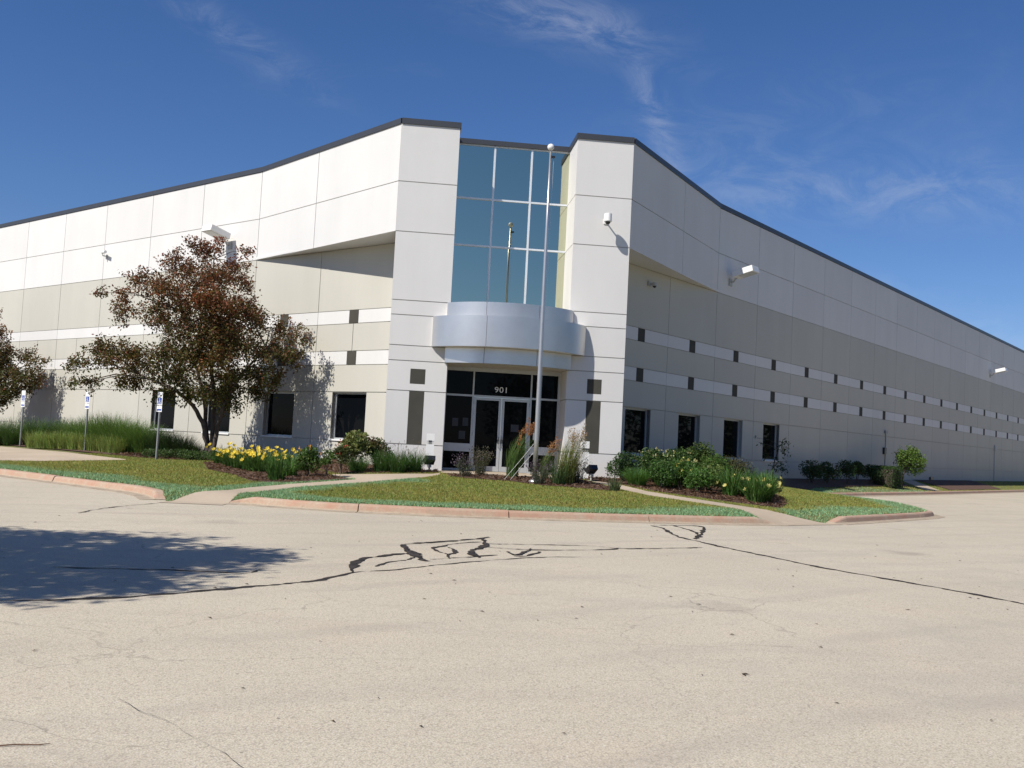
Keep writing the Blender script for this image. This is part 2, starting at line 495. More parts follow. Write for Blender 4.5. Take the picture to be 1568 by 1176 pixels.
# large ground and the paved yard
sheet('ground', [(-900, -900), (900, -900), (900, 900), (-900, 900)], 0, M['field'], 0, flat=PZ - 0.02)
pave = sheet('parking_lot', [(-75, -48), (-9.5, -48), (62, 23.5), (120, 81.5), (120, 120), (-75, 120)], 0, M['asphalt'], 0, flat=PZ)

KERB_LEFT = [(-32, 15.9), (-22, 5.9), (-13.6, -2.5), (-10.6, -5.5), (-8.7, -7.45), (-8.1, -8.5), (-7.8, -9.35)]
KERB_FRONT = [(-6.62, -9.35), (-6.2, -9.25), (-5.3, -9.72), (-4.35, -10.05), (-2.6, -10.22), (-0.85, -10.08), (1.24, -9.74), (3.67, -9.16), (5.3, -8.62)]
KERB_RIGHT = [(7.0, -7.55), (7.6, -7.05), (9.6, -5.25), (11.6, -3.4), (12.35, -2.5), (12.75, -1.2)]
ISLE_BACK = [(12.95, 1.5), (13.1, 3.2), (13.4, 6.3), (14.3, 8.9)]
KERB_FAR = [(14.3, 8.9), (23.2, 17.2), (39.4, 33.3), (62, 55.8)]
LAWN = KERB_LEFT + [(-7.7, -9.75), (-6.7, -9.75)] + KERB_FRONT + [(5.5, -8.6), (6.9, -7.75)] + KERB_RIGHT + ISLE_BACK + KERB_FAR[1:] + \
       [(62, 60.6), (8.735, 7.33), (3.5, 2.1), (3.5, 0.2), (1.95, 0.2), (1.95, 1.3), (-1.95, 1.3), (-1.95, 0.2), (-3.5, 0.2), (-3.5, 2.1), (-8.735, 7.33), (-32, 30.6)]
lawn = sheet('lawn', LAWN, 0.0, M['soil'], 0.5)

PATH_L = [(-7.8, -10.1), (-6.55, -10.1), (-6.45, -8.8), (-5.37, -6.85), (-3.93, -5.42), (-3.1, -4.2), (-2.4, -3.2), (-2.0, -2.3), (-1.95, -1.55),
          (-2.2, -2.1), (-3.3, -2.45), (-4.05, -2.6), (-4.95, -2.75), (-4.85, -3.6), (-4.22, -4.46), (-5.76, -6.1), (-6.5, -7.05), (-7.4, -9.0)]
PATH_R = [(5.3, -9.1), (5.05, -8.3), (4.45, -7.1), (3.75, -6.15), (3.2, -5.4), (2.85, -4.4), (2.6, -3.2), (2.25, -1.75), (3.0, -1.75), (3.15, -2.9), (3.45, -4.3), (4.1, -5.35), (4.95, -6.35), (5.75, -7.3), (6.85, -7.6), (7.25, -7.95)]
ENTRY = [(-1.93, -1.72), (2.22, -1.72), (1.93, -0.05), (1.93, 1.25), (-1.93, 1.25), (-1.93, -0.05)]
APRON = [(-11.75, 2.5), (-13.0, 1.9), (-14.04, 1.46), (-15.3, 1.6), (-32, 18.2), (-32, 23.4), (-14.96, 6.6), (-11.95, 2.95)]
BED_C = [(-1.8, -2.0), (-1.72, -2.7), (-1.2, -3.1), (-0.1, -3.3), (0.6, -4.1), (1.3, -4.2), (2.05, -4.6), (2.6, -4.75), (2.68, -4.2), (2.45, -3.2), (2.15, -1.85), (0.4, -1.75), (-1.2, -1.8)]
BED_L = [(-9.2, 1.6), (-8.5, -1.4), (-7.4, -3.4), (-6.75, -5.3), (-6.25, -5.75), (-5.7, -5.6), (-4.35, -4.5), (-4.95, -3.5), (-5.1, -2.4), (-5.6, -1.2), (-7, 0.6), (-8.3, 2.0)]
BED_WL = [(-2.0, 0.15), (-2.0, -1.5), (-2.6, -2.0), (-4.0, -2.3), (-4.85, -2.5), (-5.5, -0.8), (-7.4, 2.0), (-9.0, 2.6), (-10.6, 3.0), (-11.7, 3.8), (-15.4, 7.8), (-32, 24.3), (-32, 30.5), (-8.735, 7.3), (-3.5, 2.1), (-3.5, 0.15)]
BED_R = [(1.98, 0.15), (2.3, -1.65), (3.15, -2.6), (3.65, -4.1), (4.35, -4.95), (5.2, -5.85), (6.25, -6.45), (7.1, -4.8), (7.9, -2.6), (8.6, 0.5), (10.5, 4.5), (12.8, 7.7), (14.6, 10.3), (19, 14.9), (23.8, 19.6), (24.6, 22.9), (8.735, 7.3), (3.5, 2.1), (3.5, 0.15)]
WALK_FAR = [(24.2, 18.5), (25.9, 20.1), (26.6, 24.8), (25.0, 23.2)]
BED_FAR = [(27.5, 21.9), (36.0, 30.5), (36.0, 34.2), (27.0, 25.2)]
sheet('entry_slab', ENTRY, 0.03, M['path'], 0.5)
sheet('footpath', PATH_L, 0.02, M['path'], 0.4)
sheet('footpath', PATH_R, 0.02, M['path'], 0.4)
sheet('footpath', WALK_FAR, 0.02, M['path'], 0.5)
sheet('parking_apron', APRON, 0.02, M['path'], 0.6)
BEDS = [BED_C, BED_L, BED_WL, BED_R, BED_FAR]
for b in BEDS: sheet('mulch_bed', b, 0.035, M['mulch'], 0.35)

# kerbs: a line of cast segments with joints between them
def kerb(line, taper0, taper1, top=-0.40, piece=3.0):
    pts = [Vector((x, y)) for x, y in line]
    cum = [0.0]
    for a, b in zip(pts[:-1], pts[1:]): cum.append(cum[-1] + (b - a).length)
    L = cum[-1]
    def at(sv):
        sv = min(max(sv, 0), L)
        for i in range(len(cum) - 1):
            if sv <= cum[i + 1] + 1e-9:
                return pts[i].lerp(pts[i + 1], (sv - cum[i]) / max(cum[i + 1] - cum[i], 1e-9))
        return pts[-1]
    def out(sv):
        d = (at(sv + 0.25) - at(sv - 0.25)).normalized()
        return Vector((d.y, -d.x))
    root = None
    n = max(1, round(L / piece))
    edges = [0.0]
    for i in range(1, n): edges.append(L * i / n + rnd.uniform(-0.35, 0.35))
    edges.append(L)
    for i in range(n):
        a, b = edges[i] + (0.011 if i else 0), edges[i + 1] - (0.011 if i < n - 1 else 0)
        m = max(2, int((b - a) / 0.3) + 1)
        mb = MB(); base = None
        jog = rnd.uniform(-0.012, 0.012)
        for j in range(m):
            sv = a + (b - a) * j / (m - 1)
            k = 1.0
            if taper0: k = min(k, sv / 0.6)
            if taper1: k = min(k, (L - sv) / 0.6)
            k = max(0.06, min(1, k)); k = k * k * (3 - 2 * k)
            zt = PZ + 0.012 + (top - PZ - 0.012) * k + jog * 0.4
            p, o = at(sv), out(sv)
            prof = [(-0.02, PZ - 0.1), (-0.02, zt), (0.115, zt), (0.15, zt - 0.012 * k), (0.172, zt - 0.04 * k), (0.205, PZ + 0.02), (0.24, PZ + 0.010), (0.50, PZ + 0.006), (0.50, PZ - 0.1)]
            for (oo, z) in prof:
                q = p + o * (oo + jog * 0.5); mb.v.append((q.x, q.y, z))
        np_ = 9
        for j in range(m - 1):
            for q in range(np_):
                q2 = (q + 1) % np_
                mb.f.append((j * np_ + q, j * np_ + q2, (j + 1) * np_ + q2, (j + 1) * np_ + q))
        mb.f.append(tuple(range(np_))); mb.f.append(tuple((m - 1) * np_ + q for q in reversed(range(np_))))
        o = mb.build('kerb' if root is None else 'kerb_segment', M['kerb'], root, fix=True)
        if root is None:
            root = o; root['kind'] = 'structure'
    return root
kerb(KERB_LEFT, False, True)
kerb(KERB_FRONT, True, True)
kerb(KERB_RIGHT, True, False)
kerb(ISLE_BACK[:1] and [KERB_RIGHT[-1]] + ISLE_BACK, False, False)
kerb(KERB_FAR, False, False, piece=4.0)

# sealed cracks on the yard
CRACKS = [
    (0.085, [(-9.0, -22.2), (-6.31, -21.5), (-5.94, -21.38), (-5.44, -21.14), (-4.94, -20.73), (-4.5, -20.33), (-3.97, -19.84), (-3.77, -19.49), (-3.57, -19.07), (-3.39, -18.92)]),
    (0.035, [(-3.39, -18.92), (-3.1, -18.7), (-2.58, -18.11), (-1.84, -17.41), (-1.23, -16.95), (-0.62, -16.71)]),
    (0.05, [(-6.58, -19.48), (-5.82, -19.41), (-5.22, -19.38), (-4.68, -19.41), (-4.54, -19.05)]),
    (0.13, [(-3.59, -19.08), (-3.59, -18.33), (-3.5, -17.79), (-3.3, -17.49), (-2.99, -17.07)]),
    (0.20, [(-3.02, -16.03), (-2.98, -16.56), (-2.88, -17.14), (-2.78, -17.73), (-2.69, -17.81)]),
    (0.10, [(-3.02, -16.03), (-2.91, -15.87), (-2.47, -15.45), (-1.88, -14.8), (-1.66, -14.45)]),
    (0.13, [(-1.8, -14.69), (-1.83, -15.71), (-2.08, -16.47), (-2.11, -16.79), (-2.05, -17.25)]),
    (0.07, [(-3.33, -18.49), (-3.24, -18.14), (-2.99, -17.76), (-2.86, -17.42)]),
    (0.06, [(-1.86, -15.22), (-2.22, -15.56), (-2.55, -16.19), (-2.61, -16.43), (-2.48, -16.91), (-2.43, -16.99), (-2.31, -16.64), (-2.39, -16.14)]),
    (0.06, [(-2.43, -16.99), (-2.45, -17.47)]),
    (0.05, [(-2.69, -17.63), (-2.13, -17.19), (-1.78, -16.86)]),
    (0.05, [(-1.79, -15.37), (-1.65, -15.45), (-0.28, -15.19), (0.22, -15.37), (0.65, -15.26), (1.72, -14.74)]),
    (0.05, [(-1.85, -15.84), (-1.7, -16.01), (-1.05, -16.05), (-0.11, -15.68), (0.22, -15.37)]),
    (0.06, [(-1.18, -15.9), (-1.39, -16.55), (-1.54, -16.8), (-1.59, -16.41)]),
    (0.11, [(-1.55, -16.9), (-1.38, -16.85), (-1.1, -16.24)]),
    (0.09, [(1.92, -10.62), (2.03, -11.16), (1.89, -12.28), (1.85, -13.1), (1.97, -13.65), (2.13, -14.53), (2.45, -15.73), (2.74, -16.85), (3.2, -17.92), (3.6, -18.85), (3.86, -19.67), (4.1, -20.32), (5.0, -22.6)]),
    (0.07, [(2.47, -10.4), (2.48, -11.87), (2.04, -13.31)]),
    (0.10, [(2.02, -10.5), (3.04, -10.29), (2.71, -11.57), (2.12, -13.14)]),
    (0.035, [(-8.3, -13.16), (-8.27, -12.34), (-8.09, -11.36), (-7.72, -10.33)]),
    (0.003, [(-4.59, -24.43), (-4.4, -24.64), (-4.25, -24.81), (-4.03, -25.09), (-3.91, -25.26), (-3.76, -25.49), (-3.5, -25.8)]),
]
crack_mb = MB()
for ci, (wd, line) in enumerate(CRACKS):
    wd = wd if wd < 0.07 else 0.07 + (wd - 0.07) * 0.5
    z = PZ + 0.004 + 0.0012 * (ci % 7)
    p = [Vector((a, b)) for a, b in line]
    fine_pts = []
    for i in range(len(p) - 1):      # smooth and roughen
        a, b = p[i], p[i + 1]
        p0, p3 = p[max(i - 1, 0)], p[min(i + 2, len(p) - 1)]
        n = max(2, int((b - a).length / 0.07))
        for j in range(n):
            u = j / n
            q = 0.5 * ((2 * a) + (b - p0) * u + (2 * p0 - 5 * a + 4 * b - p3) * u * u + (-p0 + 3 * a - 3 * b + p3) * u ** 3)
            fine_pts.append(q)
    fine_pts.append(p[-1])
    n0 = len(crack_mb.v); N = len(fine_pts); wob = rnd.random() * 9
    for j, q in enumerate(fine_pts):
        d = (fine_pts[min(j + 1, N - 1)] - fine_pts[max(j - 1, 0)])
        d = d.normalized() if d.length > 1e-6 else Vector((1, 0))
        nrm = Vector((-d.y, d.x))
        k = 0.5 * wd * (0.8 + 0.32 * math.sin(j * 0.37 + wob) + 0.9 * (rnd.random() - 0.5)) * min(1, 0.35 + min(j, N - 1 - j) * 0.2)
        c = q + nrm * (0.012 * math.sin(j * 0.9 + wob) + 0.01 * (rnd.random() - .5))
        crack_mb.v += [(*(c + nrm * k), z), (*(c - nrm * k), z)]
    for j in range(N - 1):
        crack_mb.f.append((n0 + 2 * j, n0 + 2 * j + 1, n0 + 2 * j + 3, n0 + 2 * j + 2))
tar = crack_mb.build('crack_sealant', M['tar'], pave)

# ---------------------------------------------------------------- the warehouse
Wp = 3.677
KX, KY = 8.835, 7.09
A, B = 3.655, 1.857
ZT, Z1, Z2, Z3, Z4, Z5, Z6, Z7, Z8 = 10.62, 8.83, 7.277, 5.16, 4.71, 3.778, 3.312, 2.40, 0.776
TOP = 10.80
bld = empty('warehouse', (0, 0, 0), 'long white and beige concrete panel warehouse with glass corner entrance tower numbered 901', 'building')

def wp(sd, t, off, z):
    return (sd * (KX + S2 * t) + sd * S2 * off, KY + S2 * t - S2 * off, z)
def wbox(mb, sd, t0, t1, o0, o1, z0, z1):
    """box in wall coordinates: t along the wall, off outward"""
    q = [(t0, o1), (t1, o1), (t1, o0), (t0, o0)]
    if sd < 0: q = q[::-1]
    return mb.hexa([wp(sd, t, o, z0) for t, o in q] + [wp(sd, t, o, z1) for t, o in q])
G = 0.013          # half joint
def wpanel(name, sd, t0, t1, z0, z1, mat, parent, th=0.14, g=G, face=0.0):
    return wbox(MB(), sd, t0 + g, t1 - g, -th, face, z0 + g, z1 - g).build(name, mat, parent)

NCOL = {-1: 7, 1: 17}       # panel columns seen; beyond them one long panel
for sd in (-1, 1):
    ncol = NCOL[sd]
    t_end = 46.0 if sd < 0 else 112.0
    core = MB()
    wbox(core, sd, -2 * Wp + 0.2, t_end, -0.5, -0.028, -0.4, Z8)
    wbox(core, sd, -2 * Wp + 0.2, t_end, -0.5, -0.028, Z7, ZT - 0.01)
    wins = [(-1.5 + i) * Wp for i in range(4)]
    edges = [-2 * Wp + 0.2] + sum([[c - 0.84, c + 0.84] for c in wins], []) + [t_end]
    for i in range(0, len(edges), 2):
        wbox(core, sd, edges[i], edges[i + 1], -0.5, -0.028, Z8 + 0.001, Z7 - 0.001)
    wall = core.build('side_wall', M['joint'], bld)
    for c in range(-2, ncol + 1):
        t0, t1 = c * Wp, (c + 1) * Wp
        if c == ncol: t1 = t_end
        tm = (t0 + t1) / 2
        if c == -2: t0 += 0.05
        wpanel('wall_panel', sd, t0, t1, -0.45, Z8, M['beige'], wall)
        low = M['beige']
        if c <= 1:
            wpanel('wall_panel', sd, t0, tm - 0.84 + G, Z8, Z7, low, wall)
            wpanel('wall_panel', sd, tm + 0.84 - G, t1, Z8, Z7, low, wall)
        else:
            wpanel('wall_panel', sd, t0, t1, Z8, Z7, low, wall)
        wpanel('wall_panel', sd, t0, t1, Z7, Z6, M['beige'], wall)
        if sd < 0:
            wpanel('wall_panel', sd, t0, tm, Z5, Z4, M['beige'], wall); wpanel('wall_panel', sd, tm, t1, Z5, Z4, M['beige'], wall)
        else:
            wpanel('wall_panel', sd, t0, t1, Z5, Z4, M['beige'], wall)
        for (za, zb) in ((Z6, Z5), (Z4, Z3)):
            if (sd < 0 and c <= 1) or (sd > 0 and c < ncol):
                wpanel('band_panel', sd, t0, tm - 0.225, za, zb, M['white'], wall, g=0.008)
                wpanel('accent_panel', sd, tm - 0.225, tm + 0.225, za, zb, M['accent'], wall, g=0.004, face=0.004)
                wpanel('band_panel', sd, tm + 0.225, t1, za, zb, M['white'], wall, g=0.008)
            else:
                wpanel('band_panel', sd, t0, t1, za, zb, M['white'], wall, g=0.008)
        wpanel('wall_panel', sd, t0, t1, Z3, Z2, M['beige'], wall)
        if c >= 0:
            wpanel('wall_panel', sd, t0, t1, Z2, Z1, M['white'], wall)
            wpanel('wall_panel', sd, t0, t1, Z1, ZT, M['white'], wall)
    # windows: recessed dark glass, thin frame, pale sill
    for c in wins:
        w0, w1 = c - 0.84, c + 0.84
        fr = MB()
        for (a, b, za, zb) in ((w0, w0 + 0.05, Z8 + .03, Z7 - .02), (w1 - 0.05, w1, Z8 + .03, Z7 - .02), (w0 + .05, w1 - .05, Z7 - .07, Z7 - .02), (w0 + .05, w1 - .05, Z8 + .03, Z8 + .08)):
            wbox(fr, sd, a, b, -0.23, -0.16, za, zb)
        win = fr.build('window', M['storefront'], bld)
        wbox(MB(), sd, w0 + .045, w1 - .045, -0.215, -0.195, Z8 + .075, Z7 - .065).build('glass_pane', M['glass'], win)
        wbox(MB(), sd, w0 - .03, w1 + .03, -0.25, 0.045, Z8 - 0.022, Z8 + 0.03).build('sill', M['lamp_white'], win)
        rv = MB()
        wbox(rv, sd, w0 - 0.02, w0 - 0.001, -0.45, -0.145, Z8 + .03, Z7); wbox(rv, sd, w1 + 0.001, w1 + .02, -0.45, -0.145, Z8 + .03, Z7)
        wbox(rv, sd, w0, w1, -0.45, -0.03, Z7 - 0.02, Z7 + 0.01)
        rv.build('reveal', M['beige'], win)
    # coping of the straight parapet
    cp = MB(); wbox(cp, sd, 0.0, t_end, -0.5, 0.035, ZT, TOP)
    cp.build('coping', M['coping'], bld)
    # upper wall that swings out to the tower corner
    k0 = Vector((sd * KX, KY)); k1 = Vector((sd * A, 0.0))
    dv = (k1 - k0); Lf = dv.length; dv.normalize()
    nv = Vector((dv.y, -dv.x)) * (1 if sd > 0 else -1)
    if nv.y > 0: nv = -nv
    def fp(u, o, z): q = k0 + dv * u + nv * o; return (q.x, q.y, z)
    def fbox(mb, u0, u1, o0, o1, z0, z1):
        q = [(u0, o1), (u1, o1), (u1, o0), (u0, o0)]
        if sd > 0: q = q[::-1]
        return mb.hexa([fp(u, o, z0) for u, o in q] + [fp(u, o, z1) for u, o in q])
    fl = fbox(MB(), 0.05, Lf - 0.28, -0.35, -0.03, Z2 + 0.03, ZT - 0.01).build('projecting_wall', M['joint'], bld)
    um = Lf * 0.455
    for (u0, u1) in ((0.0, um), (um, Lf)):
        for (za, zb) in ((Z2, Z1), (Z1, ZT)):
            fbox(MB(), u0 + G, u1 - G, -0.14 if u1 < Lf else -0.14, 0.0, za + G * (za > Z2), zb - G * (zb < ZT)).build('wall_panel', M['white'], fl)
    cpf = fbox(MB(), -0.02, Lf - 0.02, -0.45, 0.035, ZT + 0.0015, TOP - 0.0015); cpf.build('coping', M['coping'], bld)
    # soffit under it
    pts = [(sd * A, 0.12), (sd * A, 1.95), (sd * (KX + 0.1), KY + 0.1), (sd * (KX - 0.03), KY - 0.1)]
    if sd < 0: pts = pts[::-1]
    MB().prism(pts, Z2 + 0.012, Z2 + 0.09).build('soffit', M['white'] , bld, fix=True)

# tower piers
ZR = [-0.45, Z8, Z7, Z6, Z5, Z4, Z3, Z2, Z1, ZT]
for sd in (-1, 1):
    xo, xi = sd * A, sd * B
    lo, hi = min(xo, xi), max(xo, xi)
    pier = MB().box(lo + 0.03, hi - 0.03, 0.03, 2.6, -0.45, ZT - 0.01).build('pier', M['joint'], bld)
    for za, zb in zip(ZR[:-1], ZR[1:]):
        ga, gb = (0 if za < 0 else G), (0 if zb == ZT else G)
        if za == Z8:      # around the tall dark panel
            xa, xb = sd * 2.505, sd * 2.965
            l2, h2 = min(xa, xb), max(xa, xb)
            MB().box(lo, l2, 0.0, 0.03, za + ga, zb - gb).build('pier_panel', M['pier'], pier)
            MB().box(h2, hi, 0.0, 0.03, za + ga, zb - gb).build('pier_panel', M['pier'], pier)
            MB().box(l2 + .004, h2 - .004, 0.004, 0.03, za + 0.004, zb - 0.004).build('accent_panel', M['accent'], pier)
        elif za == Z7:    # round the square dark panel
            xa, xb = sd * 2.505, sd * 2.965
            l2, h2 = min(xa, xb), max(xa, xb); s0, s1 = 2.615, 3.075
            mbp = MB(); fsq = [(lo, l2, za + ga, zb - gb), (h2, hi, za + ga, zb - gb), (l2, h2, za + ga, s0), (l2, h2, s1, zb - gb)]
            for (a_, b_, c_, d_) in fsq: mbp.box(a_, b_, 0.0, 0.03, c_, d_)
            mbp.build('pier_panel', M['pier'], pier)
            MB().box(l2 + .004, h2 - .004, 0.004, 0.03, s0 + .004, s1 - .004).build('accent_panel', M['accent'], pier)
        else:
            MB().box(lo, hi, 0.0, 0.03, za + ga, zb - gb).build('pier_panel', M['pier'], pier)
        # return faces: towards the glass and towards the side wall
        for x, s_ in ((xi, -sd), (xo, sd)):
            a_, b_ = sorted((x, x - s_ * 0.03))
            MB().box(a_, b_, 0.031, 2.55 if x == xo else 1.9, za + ga, zb - gb).build('pier_panel', M['pier'], pier)
    c0, c1 = (lo - 0.0, hi + 0.035) if sd < 0 else (lo - 0.035, hi + 0.0)
    MB().box(c0, c1, -0.035, 2.6, ZT + 0.003, TOP).build('coping', M['coping'], bld)

# glass curtain wall between the piers
YG = 1.53
cw = MB()
for x in (-0.61, 0.61): cw.box(x - 0.03, x + 0.03, YG - 0.045, YG + 0.10, Z3 - 0.2, ZT - 0.02)
for z in (8.84, 7.295):
    for a, b in ((-B, -0.64), (-0.58, 0.58), (0.64, B)): cw.box(a, b, YG - 0.040, YG + 0.10, z - 0.028, z + 0.028)
cw.box(-B, B, YG - 0.03, YG + 0.1, ZT - 0.04, ZT - 0.0)
cw.box(-B, B, YG + 0.08, YG + 0.12, Z3 - 0.4, ZT - 0.05)
cwo = cw.build('curtain_wall', M['mullion'], bld)
for (a, b) in ((-B + 0.005, -0.635), (-0.585, 0.585), (0.635, B - 0.005)):
    for (za, zb) in ((Z3 - 0.3, 7.27), (7.32, 8.815), (8.865, ZT - 0.045)):
        t0, t1, t2 = rnd.uniform(-.0018, .0018), rnd.uniform(-.0018, .0018), rnd.uniform(-.0018, .0018)
        MB().hexa([(a, YG + t0, za), (b, YG + t1, za), (b, YG + .02, za), (a, YG + .02, za), (a, YG + t2, zb), (b, YG + t1 + t2 - t0, zb), (b, YG + .02, zb), (a, YG + .02, zb)]).build('glass_pane', M['curtain_glass'], cwo)
MB().box(-B - 0.03, B + 0.03, YG - 0.10, 2.5, ZT + 0.0, TOP - 0.02).build('coping', M['coping'], bld)

# curved metal canopy in three tiers
def arc_y(x, hw, p):
    Rr = (hw * hw + p * p) / (2 * p)
    return -(math.sqrt(max(Rr * Rr - x * x, 0)) - (Rr - p)) - 0.10
can = None
TIERS = [('top', 1.95, 0.82, Z4, Z3), ('mid', 2.365, 1.18, Z5, Z4), ('low', 1.95, 0.72, Z6, Z5)]
for nm, hw, p, za, zb in TIERS:
    N = 48
    xs = [-hw + 2 * hw * i / N for i in range(N + 1)]
    ring = [(x, arc_y(x, hw, p)) for x in xs]
    body = [(hw, -0.002)] + [(-hw, -0.002)] + ring
    inner = [(x * 0.985, min(y + 0.03, -0.004)) for x, y in ring]
    core = [(hw * .985, -0.004), (-hw * .985, -0.004)] + inner[1:-1]
    if nm == 'low':    # open underneath: soffit plate set up inside
        c = MB().prism(core, za + 0.10, zb - 0.002)
    else:
        c = MB().prism(core, za + 0.004, zb - 0.004)
    if can is None:
        can = c.build('canopy', M['canopy'], bld, fix=True)
    else:
        c.build('canopy_core', M['canopy'] if nm != 'low' else M['soffit'], can, fix=True)
    for (xa, xb) in ((-hw, -0.81), (-0.795, 0.795), (0.81, hw)):
        m = 22
        seg = [xa + (xb - xa) * i / m for i in range(m + 1)]
        outp = [(x, arc_y(x, hw, p)) for x in seg]
        inp = [(x * 0.985, arc_y(x, hw, p) + 0.028) for x in seg]
        if xa == -hw: outp = [(-hw, -0.002)] + outp; inp = [(-hw + 0.03, -0.002)] + [(max(x, -hw + .03), y) for x, y in inp]
        if xb == hw: outp = outp + [(hw, -0.002)]; inp = [(min(x, hw - .03), y) for x, y in inp] + [(hw - 0.03, -0.002)]
        mb = MB(); n = len(outp)
        for (x, y) in outp: mb.v.append((x, y, za + 0.002))
        for (x, y) in outp: mb.v.append((x, y, zb - 0.002))
        for (x, y) in inp: mb.v.append((x, y, za + 0.002))
        for (x, y) in inp: mb.v.append((x, y, zb - 0.002))
        for i in range(n - 1):
            mb.f += [(i, i + 1, n + i + 1, n + i), (2 * n + i + 1, 2 * n + i, 3 * n + i, 3 * n + i + 1), (n + i, n + i + 1, 3 * n + i + 1, 3 * n + i), (2 * n + i, 2 * n + i + 1, i + 1, i)]
        mb.f += [(0, n, 3 * n, 2 * n), (n - 1, 2 * n + n - 1, 3 * n + n - 1, n + n - 1)]
        o = mb.build('canopy_panel', M['canopy'], can, fix=True)
        me = o.data
        fl_ = [abs(pl.normal.z) < 0.5 for pl in me.polygons]
        me.polygons.foreach_set('use_smooth', fl_)
        me.set_sharp_from_angle(angle=R(25))
# ceiling of the entrance recess, with one round light
MB().box(-B, B, -0.0, 1.35, Z6 - 0.005, Z6 + 0.2).build('entrance_ceiling', M['soffit'], bld)
MB().tube([(0.05, -0.35, Z6 + 0.10), (0.05, -0.35, Z6 + 0.045)], [0.13, 0.10], 16).build('soffit_lamp', M['lens'], can)
MB().box(-B, B, 1.36, 1.75, Z6, Z3 - 0.2).build('spandrel', M['canopy'], bld)

# entrance glazing
YS = 1.20
XG = B
sf = MB()
def sbar(x0, x1, z0, z1, d0=0.0, d1=0.11): sf.box(x0, x1, YS + d0, YS + d1, z0, z1)
sbar(-XG, XG, 3.19, Z6, 0.002, 0.108)
sbar(-XG, -XG + 0.07, 0.03, 3.19); sbar(XG - 0.07, XG, 0.03, 3.19)
sbar(-0.955, -0.905, 0.03, 3.19); sbar(0.905, 0.955, 0.03, 3.19)
for a, b in ((-XG + .07, -0.955), (-0.905, 0.905), (0.955, XG - .07)): sbar(a, b, 2.385, 2.445, 0.002, 0.108)
for a, b in ((-XG + .07, -0.955), (0.955, XG - .07)):
    sbar(a, b, 0.63, 0.885, 0.004, 0.106); sbar(a, b, 0.03, 0.09, 0.004, 0.106)
sfo = sf.build('entrance_glazing', M['storefront'], bld)
for a, b, za, zb in ((-XG + .065, -0.95, 2.44, 3.2), (-0.91, 0.91, 2.44, 3.2), (0.95, XG - .065, 2.44, 3.2), (-XG + .065, -0.95, 0.88, 2.39), (0.95, XG - .065, 0.88, 2.39), (-XG + .065, -0.95, 0.085, 0.635), (0.95, XG - .065, 0.085, 0.635)):
    MB().box(a, b, YS + 0.05, YS + 0.07, za, zb).build('glass_pane', M['glass'], sfo)
for sd in (-1, 1):
    x0, x1 = (-0.90, -0.006) if sd < 0 else (0.006, 0.90)
    d = MB()
    st = 0.085
    d.box(x0, x0 + st, YS + .02, YS + .07, 0.04, 2.375); d.box(x1 - st, x1, YS + .02, YS + .07, 0.04, 2.375)
    d.box(x0 + st, x1 - st, YS + .022, YS + .068, 2.29, 2.375); d.box(x0 + st, x1 - st, YS + .022, YS + .068, 0.04, 0.20)
    do = d.build('door', M['storefront'], bld)
    MB().box(x0 + st - .005, x1 - st + .005, YS + .04, YS + .055, 0.195, 2.295).build('glass_pane', M['glass'], do)
    xh = -0.055 if sd < 0 else 0.055
    MB().tube([(xh, YS + .02, 0.82), (xh, YS - .045, 0.83), (xh, YS - .045, 1.12), (xh, YS + .02, 1.13)], 0.014, 8).build('pull_handle', M['steel'], do)
    MB().box(xh - .035, xh + .035, YS + .012, YS + .022, 0.93, 1.06).build('lock_plate', M['dark_frame'], do)
    xn = x0 if sd < 0 else x1
    for zz in (0.3, 1.2, 2.2):
        MB().tube([(xn, YS + .012, zz - .06), (xn, YS + .012, zz + .06)], 0.012, 6).build('hinge', M['steel'], do)
def notice(x0, x1, z0, z1, y, parent):
    MB().box(x0, x1, y - 0.003, y - 0.001, z0, z1).build('notice', M['paper'], parent)
notice(0.33, 0.58, 1.33, 1.56, YS + .04, do)
notice(-1.55, -1.36, 1.42, 1.68, YS + .05, sfo); notice(-1.22, -1.04, 1.44, 1.70, YS + .05, sfo); notice(-1.32, -1.12, 1.02, 1.28, YS + .05, sfo)
fc = bpy.data.curves.new('number', 'FONT')
fc.body = '901'; fc.size = 0.255; fc.extrude = 0.003; fc.offset = 0.0015; fc.align_x = 'CENTER'; fc.space_character = 1.08
fo = bpy.data.objects.new('number_tmp', fc); COL.objects.link(fo)
bpy.context.view_layer.update()
me = bpy.data.meshes.new_from_object(fo.evaluated_get(bpy.context.evaluated_depsgraph_get()))
bpy.data.objects.remove(fo)
me.materials.clear(); me.materials.append(M['numeral'])
num = bpy.data.objects.new('house_number', me); COL.objects.link(num)
num.parent = sfo; num.rotation_euler = (R(90), 0, 0); num.location = (-0.03, YS + 0.045, 2.56); num.scale = (1.12, 1, 1)

# roof
MB().prism([(-A, 2.3), (-A, 2.0), (A, 2.0), (A, 2.3), (KX, KY + 0.6), (KX + S2 * 112, KY + .6 + S2 * 112), (0, 150), (-(KX + S2 * 46), KY + .6 + S2 * 46), (-KX, KY + 0.6)], 10.1, 10.3).build('roof', M['roof'], bld, fix=True)

